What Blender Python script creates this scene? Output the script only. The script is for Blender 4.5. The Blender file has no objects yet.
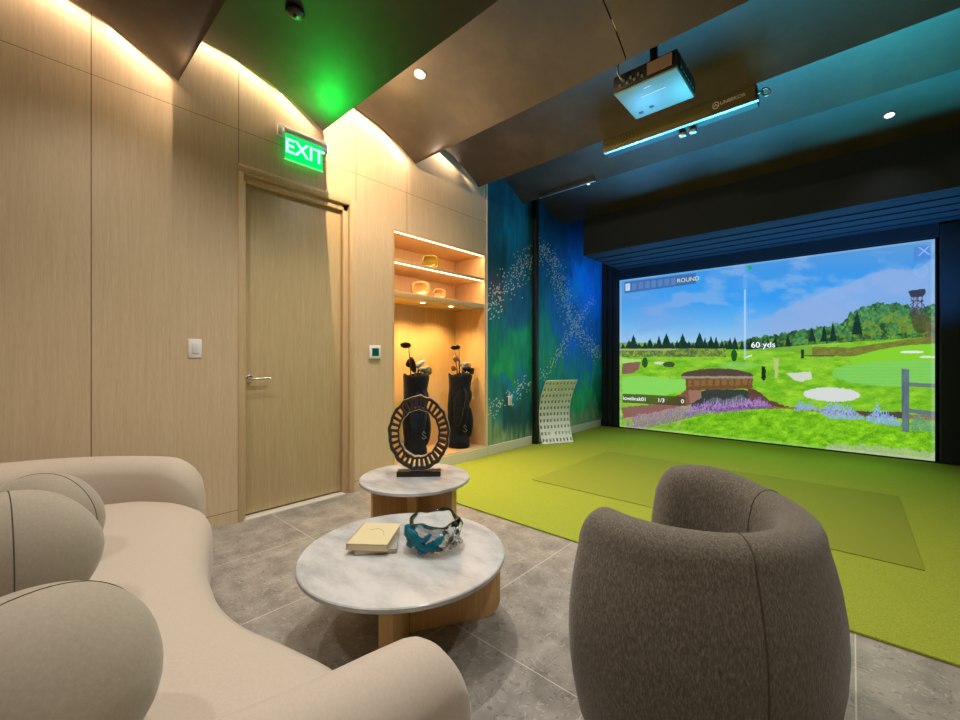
import bpy, bmesh, math, random
import numpy as np
from mathutils import Vector, Matrix, noise
random.seed(7); rng = np.random.default_rng(11)
S = bpy.context.scene; COL = S.collection
PI = math.pi; R = math.radians

def lin(c):
    return tuple(((v/255.)/12.92 if v/255. <= .04045 else (((v/255.)+.055)/1.055)**2.4) for v in c)

# ------------------------------------------------------------------ camera, world, exposure
YAW = R(41.8); FPX = 416.0; HZ = 360.5; CZ = 1.12
cam = bpy.data.cameras.new('camera'); co = bpy.data.objects.new('camera', cam); COL.objects.link(co)
co.location = (0, 0, CZ); co.rotation_euler = (PI/2, 0, YAW)
cam.sensor_width = 36; cam.lens = FPX/960*36; cam.clip_start = .02; cam.clip_end = 60
S.camera = co
S.view_settings.view_transform = 'Standard'; S.view_settings.look = 'None'
S.view_settings.gamma = 1; S.view_settings.use_curve_mapping = False
S.view_settings.exposure = 0.45
S.cycles.max_bounces = 8; S.cycles.transmission_bounces = 8; S.cycles.glossy_bounces = 4
S.cycles.sample_clamp_indirect = 6
w = bpy.data.worlds.new('world'); S.world = w; w.use_nodes = True
w.node_tree.nodes['Background'].inputs[0].default_value = (*lin((60, 60, 60)), 1)
w.node_tree.nodes['Background'].inputs[1].default_value = .15

WHITE = (1, .95, .88)
def area(name, loc, size, size_y, power, color, rot=(0, 0, 0), spread=180):
    l = bpy.data.lights.new(name, 'AREA'); l.shape = 'RECTANGLE'; l.size = size; l.size_y = size_y
    l.energy = power; l.color = color; l.spread = R(spread)
    o = bpy.data.objects.new(name, l); COL.objects.link(o); o.location = loc; o.rotation_euler = rot
    return o
def spot(name, loc, target, power, color, angle=90, blend=.6, radius=.04):
    l = bpy.data.lights.new(name, 'SPOT'); l.energy = power; l.color = color
    l.spot_size = R(angle); l.spot_blend = blend; l.shadow_soft_size = radius
    o = bpy.data.objects.new(name, l); COL.objects.link(o); o.location = loc
    d = Vector(target)-Vector(loc); o.rotation_euler = d.to_track_quat('-Z', 'Y').to_euler()
    return o

XW = -3.16                                   # face of the left wall
XP = -3.10                                   # left ends of the ceiling panels
TIPS = [(-1.25, 2.70), (-.30, 2.765), (.675, 2.84), (1.615, 2.918), (2.547, 2.987), (3.445, 3.044), (4.36, 3.13), (5.34, 3.10)]
def zcurve(k, y):                            # underside of the panel that ends at tip k
    y0 = TIPS[k-1][0]; y1, z1 = TIPS[k]
    s = min(1, max(0, (y-y0)/(y1-y0)))
    rise = .262 if k < 7 else .20
    return z1+rise*(1-s**2.3)

# cove light grazing down the oak wall through the gap beside each panel
for k in range(1, 6):
    y0 = TIPS[k-1][0]; y1 = TIPS[k][0]; n = 3
    if k == 5: y1 = 3.62; 
    if k == 5: n = 1; y0 = 2.6
    if k == 5: y1 = 3.40
    for i in range(n):
        a = y0+(y1-y0)*(i+.04)/n; b = y0+(y1-y0)*(i+.96)/n
        za = zcurve(k, a); zb = zcurve(k, b); L = math.hypot(b-a, zb-za)
        area('cove_light', (XP-.012, (a+b)/2, (za+zb)/2+.045), .012, L, 4.8*(b-a), (1, .75, .54),
             (math.atan2(zb-za, b-a), R(-18), 0))
# recessed downlights
DOWN = [(-2.3, 1.98, 34, 'in'), (-2.23, 2.79, 34, 'in'), (-2.35, .35, 34, 'in'), (-1.0, .25, 30, 'in'), (-1.0, 1.15, 14, 'in'),
        (.45, .6, 40, 'in'), (.55, 1.9, 34, 'in'), (-.55, 2.2, 30, 'in'), (-1.62, 1.35, 78, 'in'), (-1.2, -.8, 40, 'in'),
        (-1.0, 4.0, 56, 'turf'), (.6, 3.9, 54, 'turf'), (-2.2, 4.1, 50, 'turf'), (.24, 5.03, 5, 'turf'), (-2.41, 4.69, 10, 'turf')]
def panel_at(y):
    for k in range(1, 8):
        if y <= TIPS[k][0]: return k
    return 7
for x, y, p, kind in DOWN:
    z = zcurve(panel_at(y), y)-.03
    spot('downlight_lamp', (x, y, z), (x, y, 0), p, WHITE if kind == 'in' else (1, .95, .8), 125 if kind == 'in' else 96, .9, .035)
spot('added_wall_beam', (-2.50, 1.640, 2.99), (-2.50, 2.640, 3.045), 52, (1, .72, .46), 178, .01, .010)  # added unseen lamps that draw the sharp beam edges on the wall
spot('added_wall_beam', (-2.86, .668, 2.76), (-2.86, -.33, 2.74), 2.2, (1, .74, .50), 176, .02, .010)
spot('added_wall_beam', (-2.86, 2.53, 2.92), (-2.86, 1.53, 2.90), 1.6, (1, .78, .56), 176, .02, .010)
# added unseen lamps imitate picture glow (ceiling, canopy, mural, turf) and oak wall bounce
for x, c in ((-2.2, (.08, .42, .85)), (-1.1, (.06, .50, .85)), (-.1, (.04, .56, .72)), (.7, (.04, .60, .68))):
    spot('added_screen_glow', (x, 5.6, 1.2), (x+.3, 3.7, 3.1), 250, c, 66, .6, .3); spot('added_screen_glow', (x, 6.25, 1.5), (x, 6.3, 3.1), 34, (.02, .36, 1), 140, .8, .3)
for x in (-2.2, -1.1, .0): spot('added_screen_glow', (x, 6.5, .8), (x+.2, 4.9, 0), 13, (.25, 1, .06), 120, 1, .3)
spot('added_screen_glow', (-1.2, 6.3, 1.2), (-3.1, 5.2, 1.6), 26, (.18, .62, 1), 120, 1, .4)
spot('added_wall_bounce', (-2.9, 2.2, 2.1), (-1.7, 3.0, 3.1), 26, (1, .66, .36), 120, 1, .3)
spot('added_wall_bounce', (-1.6, 1.9, 1.2), (-1.3, 3.0, 3.1), 42, (1, .72, .42), 76, 1, .3)

# ------------------------------------------------------------------ materials
def new_mat(name):
    m = bpy.data.materials.new(name); m.use_nodes = True
    nt = m.node_tree; return m, nt, nt.nodes['Principled BSDF']
def plain(name, c, rough=.5, metal=0, spec=.5, **kw):
    m, nt, b = new_mat(name)
    b.inputs['Base Color'].default_value = (*lin(c), 1); b.inputs['Roughness'].default_value = rough
    b.inputs['Metallic'].default_value = metal; b.inputs['Specular IOR Level'].default_value = spec
    for k, v in kw.items(): b.inputs[k.replace('_', ' ')].default_value = v
    return m
def emit(name, c, strength):
    m, nt, b = new_mat(name)
    b.inputs['Base Color'].default_value = (0, 0, 0, 1)
    b.inputs['Emission Color'].default_value = (*lin(c), 1); b.inputs['Emission Strength'].default_value = strength
    return m
def N(nt, t, **kw):
    n = nt.nodes.new(t)
    for k, v in kw.items(): setattr(n, k, v)
    return n
def coords(nt, scale=(1, 1, 1), rot=(0, 0, 0)):
    tc = N(nt, 'ShaderNodeNewGeometry'); mp = N(nt, 'ShaderNodeMapping')
    mp.inputs['Scale'].default_value = scale; mp.inputs['Rotation'].default_value = rot
    nt.links.new(tc.outputs['Position'], mp.inputs['Vector']); return mp.outputs[0]
def ocoords(nt, scale=(1, 1, 1), rot=(0, 0, 0)):
    tc = N(nt, 'ShaderNodeTexCoord'); mp = N(nt, 'ShaderNodeMapping')
    mp.inputs['Scale'].default_value = scale; mp.inputs['Rotation'].default_value = rot
    nt.links.new(tc.outputs['Object'], mp.inputs['Vector']); return mp.outputs[0]
def noise_ramp(nt, vec, scale, detail, stops, rough=.6):
    n = N(nt, 'ShaderNodeTexNoise'); n.inputs['Scale'].default_value = scale
    n.inputs['Detail'].default_value = detail; n.inputs['Roughness'].default_value = rough
    nt.links.new(vec, n.inputs['Vector'])
    r = N(nt, 'ShaderNodeValToRGB'); e = r.color_ramp.elements
    for i, (p, c) in enumerate(stops):
        el = e[i] if i < 2 else e.new(p)
        el.position = p; el.color = (*lin(c), 1)
    nt.links.new(n.outputs['Fac'], r.inputs['Fac']); return n, r
def bump(nt, b, h, strength, dist=.002):
    bp = N(nt, 'ShaderNodeBump'); bp.inputs['Strength'].default_value = strength; bp.inputs['Distance'].default_value = dist
    nt.links.new(h, bp.inputs['Height']); nt.links.new(bp.outputs[0], b.inputs['Normal'])
def mix(nt, fac, a, b_, mode='MIX'):
    m = N(nt, 'ShaderNodeMix', data_type='RGBA', blend_type=mode)
    for sock, v in ((m.inputs[0], fac), (m.inputs[6], a), (m.inputs[7], b_)):
        if hasattr(v, 'links') or hasattr(v, 'is_output'): nt.links.new(v, sock)
        else: sock.default_value = v
    return m.outputs[2]
def math_(nt, op, a, b_=None):
    m = N(nt, 'ShaderNodeMath', operation=op)
    for i, v in enumerate((a, b_)):
        if v is None: continue
        if hasattr(v, 'is_output'): nt.links.new(v, m.inputs[i])
        else: m.inputs[i].default_value = v
    return m.outputs[0]
def line_mask(nt, sock, pos, half):           # 1 on a joint line
    d = math_(nt, 'ABSOLUTE', math_(nt, 'SUBTRACT', sock, pos))
    return math_(nt, 'LESS_THAN', d, half)
def sep(nt, vec):
    s = N(nt, 'ShaderNodeSeparateXYZ'); nt.links.new(vec, s.inputs[0]); return s.outputs

def oak(name, c1, c2, c3, joints=False, rough=.5, vert=True):
    m, nt, b = new_mat(name)
    sc = (30, 30, 1.2) if vert else (30, 1.2, 30)
    n, r = noise_ramp(nt, coords(nt, sc), 3.0, 6, [(.3, c1), (.52, c2), (.72, c3)])
    n2, r2 = noise_ramp(nt, coords(nt, (90, 90, 3)), 5.0, 3, [(.35, (205, 205, 205)), (.65, (255, 255, 255))])
    colr = mix(nt, .3, r.outputs[0], r2.outputs[0], 'MULTIPLY')
    if joints:
        x, y, z = sep(nt, coords(nt))
        mk = None
        for p in (-.62, .284, 1.032, 1.945, 2.49):
            l = line_mask(nt, y, p, .0022); 
            if p in (1.032, 1.945): l = math_(nt, 'MULTIPLY', l, math_(nt, 'GREATER_THAN', z, 2.48))
            if p == 2.49: l = math_(nt, 'MULTIPLY', l, math_(nt, 'GREATER_THAN', z, 2.33))
            mk = l if mk is None else math_(nt, 'MAXIMUM', mk, l)
        mk = math_(nt, 'MAXIMUM', mk, line_mask(nt, z, 2.713, .0016))
        mk = math_(nt, 'MAXIMUM', mk, line_mask(nt, z, .085, .002))
        colr = mix(nt, mk, colr, (*lin((105, 78, 52)), 1))
    nt.links.new(colr, b.inputs['Base Color']); b.inputs['Roughness'].default_value = rough
    bump(nt, b, n2.outputs['Fac'], .12, .001); return m
M = {}
M['wall'] = oak('oak_veneer', (210, 183, 147), (217, 191, 155), (223, 198, 163), True, .55)
M['door'] = oak('door_oak', (196, 172, 126), (204, 181, 135), (212, 190, 146), False, .45)
M['frame'] = oak('frame_oak', (200, 172, 128), (208, 181, 138), (216, 190, 148), False, .45)
M['niche'] = oak('niche_oak', (208, 170, 118), (216, 180, 130), (224, 190, 142), False, .5)
M['table_oak'] = oak('table_oak', (214, 164, 104), (226, 180, 120), (234, 192, 136), False, .4)
M['cream'] = plain('cream_laminate', (222, 212, 196), .5)
M['white'] = plain('white_plastic', (236, 234, 230), .4)
M['black'] = plain('black_paint', (14, 14, 16), .55)
M['black_fabric'] = plain('black_screen_cloth', (30, 40, 50), .85)
M['chrome'] = plain('brushed_nickel', (215, 208, 198), .22, 1)
M['silver'] = plain('silver_metal', (200, 205, 205), .3, .9)

def m_ceiling():
    m, nt, b = new_mat('dark_plaster')
    n, r = noise_ramp(nt, coords(nt, (1, 1, 1)), 2.6, 9, [(.25, (40, 33, 25)), (.5, (54, 45, 34)), (.75, (70, 60, 45))], .65)
    nt.links.new(r.outputs[0], b.inputs['Base Color']); b.inputs['Roughness'].default_value = .5
    b.inputs['Specular IOR Level'].default_value = .45
    n2 = N(nt, 'ShaderNodeTexNoise'); n2.inputs['Scale'].default_value = 160
    nt.links.new(coords(nt), n2.inputs['Vector']); bump(nt, b, n2.outputs['Fac'], .25, .0015); return m
M['ceiling'] = m_ceiling()

def m_floor():
    m, nt, b = new_mat('stone_tile')
    v = coords(nt)
    n, r = noise_ramp(nt, v, 7, 12, [(.3, (122, 116, 108)), (.5, (148, 141, 132)), (.75, (172, 165, 155))])
    vo = N(nt, 'ShaderNodeTexVoronoi'); vo.inputs['Scale'].default_value = 48; vo.inputs['Randomness'].default_value = 1
    n3 = N(nt, 'ShaderNodeTexNoise'); n3.inputs['Scale'].default_value = 12; nt.links.new(v, n3.inputs['Vector'])
    vv = N(nt, 'ShaderNodeVectorMath', operation='MULTIPLY_ADD'); nt.links.new(n3.outputs['Color'], vv.inputs[0])
    vv.inputs[1].default_value = (.30, .30, .30); nt.links.new(v, vv.inputs[2])
    nt.links.new(vv.outputs[0], vo.inputs['Vector'])
    sx = sep(nt, vo.outputs['Color'])
    big = math_(nt, 'GREATER_THAN', sx[0], .80)
    near = math_(nt, 'LESS_THAN', vo.outputs['Distance'], .45)
    chip = math_(nt, 'MULTIPLY', big, near)
    colr = mix(nt, math_(nt, 'MULTIPLY', chip, .30), r.outputs[0], (*lin((205, 198, 188)), 1))
    dk = math_(nt, 'MULTIPLY', math_(nt, 'LESS_THAN', sx[0], .12), near)
    colr = mix(nt, math_(nt, 'MULTIPLY', dk, .5), colr, (*lin((92, 90, 88)), 1))
    x, y, z = sep(nt, v)
    def grid(s, off, per):
        f = math_(nt, 'FRACT', math_(nt, 'ADD', math_(nt, 'DIVIDE', math_(nt, 'SUBTRACT', s, off), per), 100.5))
        return math_(nt, 'LESS_THAN', math_(nt, 'ABSOLUTE', math_(nt, 'SUBTRACT', f, .5)), .0022/per)
    g = math_(nt, 'MAXIMUM', grid(x, .01, .645), grid(y, 1.245, 1.29))
    colr = mix(nt, g, colr, (*lin((196, 190, 180)), 1))
    nt.links.new(colr, b.inputs['Base Color']); b.inputs['Roughness'].default_value = .42
    b.inputs['Specular IOR Level'].default_value = .4
    bump(nt, b, vo.outputs['Distance'], .05, .001); return m
M['floor'] = m_floor()

def m_turf(name, c1, c2, c3, st):
    m, nt, b = new_mat(name)
    n, r = noise_ramp(nt, coords(nt), 260, 4, [(.3, c1), (.5, c2), (.72, c3)], .7)
    nt.links.new(r.outputs[0], b.inputs['Base Color']); b.inputs['Roughness'].default_value = .9
    b.inputs['Specular IOR Level'].default_value = .1
    bump(nt, b, n.outputs['Fac'], st, .004); return m
M['turf'] = m_turf('turf', (122, 136, 40), (148, 160, 54), (172, 182, 78), .5)
M['mat_turf'] = m_turf('mat_turf', (116, 129, 40), (141, 152, 54), (166, 175, 78), .8)

def m_fabric(name, c1, c2, c3, scale, st, sheen=.3, dist=.003, stretch=(1, 1, 1)):
    m, nt, b = new_mat(name)
    n, r = noise_ramp(nt, ocoords(nt, stretch), scale, 5, [(.3, c1), (.5, c2), (.7, c3)], .7)
    nt.links.new(r.outputs[0], b.inputs['Base Color']); b.inputs['Roughness'].default_value = .9
    b.inputs['Specular IOR Level'].default_value = .15
    b.inputs['Sheen Weight'].default_value = sheen; b.inputs['Sheen Roughness'].default_value = .45
    bump(nt, b, n.outputs['Fac'], st, dist); return m
M['velvet'] = m_fabric('beige_velvet', (180, 166, 150), (184, 170, 154), (189, 175, 159), 160, .12, .25)
M['cushion'] = m_fabric('taupe_velvet', (150, 138, 122), (156, 144, 127), (162, 150, 133), 150, .12, .3)
M['boucle'] = m_fabric('brown_boucle', (76, 70, 60), (102, 94, 82), (134, 125, 111), 240, .55, .25, .003, (1, 1, .3))
M['seam'] = plain('seam_thread', (74, 62, 50), .9)

def m_marble():
    m, nt, b = new_mat('pale_marble')
    v = ocoords(nt, (1, 2.2, 1), (0, 0, R(35)))
    n, r = noise_ramp(nt, v, 3.4, 10, [(.3, (152, 152, 152)), (.48, (180, 180, 178)), (.56, (192, 191, 189)), (.8, (204, 203, 200))], .62)
    nt.links.new(r.outputs[0], b.inputs['Base Color']); b.inputs['Roughness'].default_value = .22
    return m
M['marble'] = m_marble()
def m_attr(name, emission=None, rough=.7, gain=1.0):
    m, nt, b = new_mat(name)
    a = N(nt, 'ShaderNodeAttribute'); a.attribute_name = 'paint'
    if emission:
        b.inputs['Base Color'].default_value = (0.02, 0.02, 0.02, 1)
        nt.links.new(a.outputs['Color'], b.inputs['Emission Color']); b.inputs['Emission Strength'].default_value = emission
    else:
        nt.links.new(a.outputs['Color'], b.inputs['Base Color'])
    b.inputs['Roughness'].default_value = rough; b.inputs['Specular IOR Level'].default_value = .3
    return m
M['projection'] = m_attr('projected_picture', .74, .9)
M['mural'] = m_attr('painted_mural', None, .6)

# ------------------------------------------------------------------ mesh helpers
def link(name, me, m, parent=None):
    o = bpy.data.objects.new(name, me); COL.objects.link(o)
    if m: me.materials.append(M[m] if isinstance(m, str) else m)
    if parent: o.parent = parent
    return o
def empty(name, loc=(0, 0, 0), rz=0):
    o = bpy.data.objects.new(name, None); COL.objects.link(o); o.location = loc; o.rotation_euler = (0, 0, rz)
    o.empty_display_size = .05; return o
def tag(o, label=None, cat=None, group=None, kind=None):
    if label: o['label'] = label
    if cat: o['category'] = cat
    if group: o['group'] = group
    if kind: o['kind'] = kind
    return o
def finish(bm, name, m, parent=None, smooth=False, angle=None):
    bmesh.ops.recalc_face_normals(bm, faces=bm.faces[:])
    me = bpy.data.meshes.new(name); bm.to_mesh(me); bm.free()
    if smooth: me.polygons.foreach_set('use_smooth', [True]*len(me.polygons))
    if angle: 
        me.polygons.foreach_set('use_smooth', [True]*len(me.polygons)); me.set_sharp_from_angle(angle=R(angle))
    return link(name, me, m, parent)
def bx(bm, x0, x1, y0, y1, z0, z1, bevel=0, seg=2, mat=None):
    r = bmesh.ops.create_cube(bm, size=1); vs = r['verts']
    for v in vs:
        v.co = Vector((x0+(v.co.x+.5)*(x1-x0), y0+(v.co.y+.5)*(y1-y0), z0+(v.co.z+.5)*(z1-z0)))
    if bevel:
        es = list({e for v in vs for e in v.link_edges})
        rb = bmesh.ops.bevel(bm, geom=es, offset=bevel, segments=seg, affect='EDGES', profile=.5)
        vs = list({v for f in rb['faces'] for v in f.verts} | {v for v in vs if v.is_valid})
    if mat:
        for v in vs: v.co = mat @ v.co
    return vs
def box(name, x0, x1, y0, y1, z0, z1, m, parent=None, bevel=0, seg=2):
    bm = bmesh.new(); bx(bm, x0, x1, y0, y1, z0, z1, bevel, seg)
    return finish(bm, name, m, parent, angle=40 if bevel else None)
def loft(bm, rings, cap0=True, cap1=True, closed=True):
    vr = [[bm.verts.new(p) for p in ring] for ring in rings]
    n = len(rings[0])
    for a, b in zip(vr, vr[1:]):
        for i in range(n if closed else n-1):
            j = (i+1) % n
            bm.faces.new((a[i], a[j], b[j], b[i]))
    for flag, ring in ((cap0, vr[0]), (cap1, vr[-1])):
        if flag:
            c = sum((v.co for v in ring), Vector())/n; cv = bm.verts.new(c)
            for i in range(n): bm.faces.new((ring[i], ring[(i+1) % n], cv))
    return vr
def lathe(bm, prof, n=32, center=(0, 0, 0), sx=1, sy=1, cap=True):
    c = Vector(center)
    rings = [[c+Vector((r*sx*math.cos(2*PI*i/n), r*sy*math.sin(2*PI*i/n), z)) for i in range(n)] for r, z in prof]
    loft(bm, rings, cap, cap)
def tube(bm, pts, r, n=8, cap=True):
    pts = [Vector(p) for p in pts]; rs = r if isinstance(r, (list, tuple)) else [r]*len(pts)
    rings = []; up = None
    for i, p in enumerate(pts):
        t = (pts[min(i+1, len(pts)-1)]-pts[max(i-1, 0)]).normalized()
        if up is None: up = t.orthogonal().normalized()
        up = (up-t*up.dot(t)).normalized(); s = t.cross(up)
        rings.append([p+rs[i]*(math.cos(2*PI*k/n)*up+math.sin(2*PI*k/n)*s) for k in range(n)])
    loft(bm, rings, cap, cap)
def catmull(pts, n):
    pts = [Vector(p) for p in pts]; out = []
    P = [2*pts[0]-pts[1]]+pts+[2*pts[-1]-pts[-2]]
    for i in range(1, len(P)-2):
        for k in range(n):
            t = k/n; a, b, c, d = P[i-1:i+3]
            out.append(.5*((2*b)+(c-a)*t+(2*a-5*b+4*c-d)*t*t+(3*b-a-3*c+d)*t**3))
    out.append(pts[-1]); return out
def text(name, body, size, loc, rot, m, parent=None, align='CENTER', ext=.0006):
    c = bpy.data.curves.new(name, 'FONT'); c.body = body; c.size = size; c.extrude = ext; c.offset = .002 if body == 'EXIT' else 0
    c.align_x = align; c.align_y = 'CENTER'
    o = bpy.data.objects.new(name, c); COL.objects.link(o); o.location = loc; o.rotation_euler = rot
    c.materials.append(M[m] if isinstance(m, str) else m)
    bpy.context.view_layer.update()
    me = bpy.data.meshes.new_from_object(o.evaluated_get(bpy.context.evaluated_depsgraph_get())); bpy.data.objects.remove(o)
    me.name = name; q = bpy.data.objects.new(name, me); COL.objects.link(q); q.location = loc; q.rotation_euler = rot
    if parent: q.parent = parent
    return q
ONWALL = (PI/2, 0, PI/2); ONSCREEN = (PI/2, 0, 0)

# survey: image position of a point on a plane, used to size flat things that were measured on the photograph
Fv = np.array([-math.sin(YAW), math.cos(YAW)]); Rv = np.array([math.cos(YAW), math.sin(YAW)])
def to_px(X, Y, Z):
    d = X*Fv[0]+Y*Fv[1]; r = X*Rv[0]+Y*Rv[1]
    return 480+FPX*r/d, HZ-FPX*(Z-CZ)/d
def on_y(px, py, Y):
    u = (px-480)/FPX; dx = Fv[0]+u*Rv[0]; dy = Fv[1]+u*Rv[1]; t = Y/dy
    return dx*t, CZ+(HZ-py)/FPX*t
def fbm(a, b, sc, octv=4, seed=0):              # numpy value noise
    out = np.zeros_like(a); amp = 1; tot = 0
    r = np.random.default_rng(seed); T = r.random((256, 256))
    for o in range(octv):
        x = a*sc*2**o+17.3*o; y = b*sc*2**o+5.1*o
        xi = np.floor(x).astype(int); yi = np.floor(y).astype(int); fx = x-xi; fy = y-yi
        fx = fx*fx*(3-2*fx); fy = fy*fy*(3-2*fy)
        g = lambda i, j: T[(xi+i) % 256, (yi+j) % 256]
        v = (g(0, 0)*(1-fx)+g(1, 0)*fx)*(1-fy)+(g(0, 1)*(1-fx)+g(1, 1)*fx)*fy
        out += v*amp; tot += amp; amp *= .5
    return out/tot
def painted_grid(name, u, v, pos, colour, m, parent=None):
    U, V = np.meshgrid(u, v); nu, nv = len(u), len(v)
    P = pos(U, V).reshape(-1, 3)
    me = bpy.data.meshes.new(name)
    i = np.arange(nu*nv).reshape(nv, nu)
    q = np.stack([i[:-1, :-1], i[:-1, 1:], i[1:, 1:], i[1:, :-1]], -1).reshape(-1)
    nf = (nu-1)*(nv-1)
    me.vertices.add(nu*nv); me.vertices.foreach_set('co', P.astype(np.float32).ravel())
    me.loops.add(nf*4); me.loops.foreach_set('vertex_index', q.astype(np.int32))
    me.polygons.add(nf); me.polygons.foreach_set('loop_start', np.arange(0, nf*4, 4, dtype=np.int32))
    me.update(calc_edges=True)
    c = np.clip(colour(U, V), 0, 255)/255.
    c = np.where(c <= .04045, c/12.92, ((c+.055)/1.055)**2.4)
    a = me.color_attributes.new('paint', 'FLOAT_COLOR', 'POINT')
    a.data.foreach_set('color', np.concatenate([c, np.ones(c.shape[:2]+(1,))], -1).astype(np.float32).ravel())
    return link(name, me, m, parent)

# ------------------------------------------------------------------ structure
YB = -2.0; YE = 6.9; XR = 1.75
tag(box('floor', -3.9, XR+.1, YB-.1, YE+.1, -.1, 0, 'floor'), kind='structure')
bm = bmesh.new()
DY0, DY1, DZ = 1.062, 1.836, 2.375            # door leaf opening
bx(bm, XW-.14, XW, YB, DY0-.03, 0, 3.7); bx(bm, XW-.14, XW, DY1+.08, 2.34, 0, 3.7)
bx(bm, XW-.14, XW, DY0-.03, DY1+.08, DZ+.09, 3.7); bx(bm, XW-.14, XW, 2.34, 3.62, 2.33, 3.7)
bx(bm, XW-.14, XW, 3.62, 3.64, .12, 3.7)
tag(finish(bm, 'wall_left', 'wall'), kind='structure')
tag(box('wall_left', XW-.6, XW-.5, YB, YE, 0, 3.7, 'cream'), kind='structure')
tag(box('wall_back', -3.9, XR, YB-.1, YB, 0, 3.7, 'wall'), kind='structure')
tag(box('wall_right', XR, XR+.1, YB, 2.3, 0, 3.7, 'wall'), kind='structure')
tag(box('wall_right', XR, XR+.1, 2.3, YE, 0, 3.7, 'black'), kind='structure')
tag(box('wall_front', -3.9, XR, YE, YE+.1, 0, 3.7, 'black'), kind='structure')
tag(box('ceiling', -3.9, XR+.1, YB-.1, YE+.1, 3.7, 3.8, 'black'), kind='structure')
# cream edging strip at the end of the oak wall and the skirting below the niche and mural
tag(box('trim_1', XW-.02, XW+.006, 3.64, 3.662, 0.0, 3.7, 'cream'), kind='structure')
bm = bmesh.new(); bx(bm, XW-.02, XW+.012, 2.34, 3.64, 0, .118, .002); bx(bm, XW-.02, XW+.012, 3.662, 4.55, 0, .118, .002)
bx(bm, XW-.02, XW+.012, 4.63, 6.58, 0, .118, .002)
tag(finish(bm, 'baseboard_left', 'cream'), kind='structure')

# curved ceiling panels, saw-tooth section
for k in range(1, 8):
    y0 = TIPS[k-1][0]; y1, z1 = TIPS[k]; n = 22
    x0 = XP if k < 6 else XW-.005
    if k == 5: x0 = XP
    bm = bmesh.new(); lo = []; up = []
    for i in range(n+1):
        y = y0+.002+(y1-y0-.004)*i/n; z = zcurve(k, y); lo.append((y, z)); up.append((y, z+.018))
    top = min(3.62, z1+.36)
    outline = lo+[(y1-.002, top), (y1-.02, top)]+[(y if y < y1-.02 else y1-.02, z) for y, z in reversed(up)]
    spans = [(x0, XR)] if k != 4 else [(x0, -1.052), (-1.044, XR)]
    for xa, xb in spans:
        A = [bm.verts.new((xa, y, z)) for y, z in outline]; B = [bm.verts.new((xb, y, z)) for y, z in outline]
        m_ = len(outline)
        for i in range(m_):
            j = (i+1) % m_; bm.faces.new((A[i], A[j], B[j], B[i]))
        bm.faces.new(A); bm.faces.new(B[::-1])
    bmesh.ops.triangulate(bm, faces=[f for f in bm.faces if len(f.verts) > 4])
    tag(finish(bm, 'ceiling', 'ceiling', angle=30), kind='structure')

# black screen enclosure: soffit, stepped baffles, side drapes
bm = bmesh.new()
bx(bm, -2.80, XR, 5.34, 5.40, 2.59, 3.6)
for i in range(5):
    y = 5.40+i*.255; bx(bm, -2.80, XR, y+.012, y+.255, 2.60, 2.66); bx(bm, -2.8, XR, y, y+.012, 2.588, 2.66, .003)
bx(bm, -2.82, -2.80, 5.34, 6.8, 2.59, 3.6); bx(bm, -2.87, .70, 6.625, 6.65, 2.45, 2.599)
tag(finish(bm, 'screen_surround_canopy', 'black_fabric'), 'deep matte black canopy boxed out over the top of the golf screen', 'canopy')
bm = bmesh.new()
for i in range(3): bx(bm, XW+.002+i*.095, XW+.092+i*.095, 6.62-.0*i, 6.80, .013, 2.75, .02)
tag(finish(bm, 'side_curtain', 'black_fabric', angle=50), 'narrow black curtain between the mural wall and the left edge of the screen', 'curtain', 'black side curtains')
bm = bmesh.new(); bx(bm, .705, .885, 6.60, 6.80, .0135, 2.580, .01); bx(bm, .895, XR-.002, 6.56, 6.8, .0135, 2.580, .02)
tag(finish(bm, 'side_curtain', 'black_fabric', angle=50), 'wide black padded curtain at the right edge of the screen', 'curtain', 'black side curtains')

# ------------------------------------------------------------------ mural
YM0, YM1 = 3.662, 6.7
anch = np.array([  # mural's own colours with the screen's blue light kept in them
 (495,205,18,62,78),(512,230,12,92,118),(500,255,20,60,74),(497,290,52,58,74),(515,275,16,80,110),(500,320,16,84,96),(520,310,18,66,104),
 (500,345,18,98,72),(520,345,20,118,84),(505,365,26,120,70),(528,370,18,104,84),(515,385,14,92,124),(495,385,22,98,90),(498,405,30,88,92),
 (512,415,22,56,66),(526,425,18,58,62),(492,432,58,92,70),(502,440,96,112,92),(520,438,40,80,62),
 (545,215,12,52,76),(560,235,10,60,96),(545,260,14,82,118),(560,270,16,84,128),(575,250,10,70,120),(577,285,10,108,184),(590,310,10,96,180),
 (560,320,14,88,150),(548,340,20,110,100),(550,358,24,116,84),(572,345,12,84,160),(590,345,10,80,150),(575,370,12,100,122),(592,372,16,110,110),
 (588,395,22,130,84),(575,405,26,122,72),(560,400,18,84,84),(598,410,22,70,56),(590,418,70,104,84),(575,425,80,110,88),(597,385,14,84,72)], float)
mask_dots = []
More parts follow.
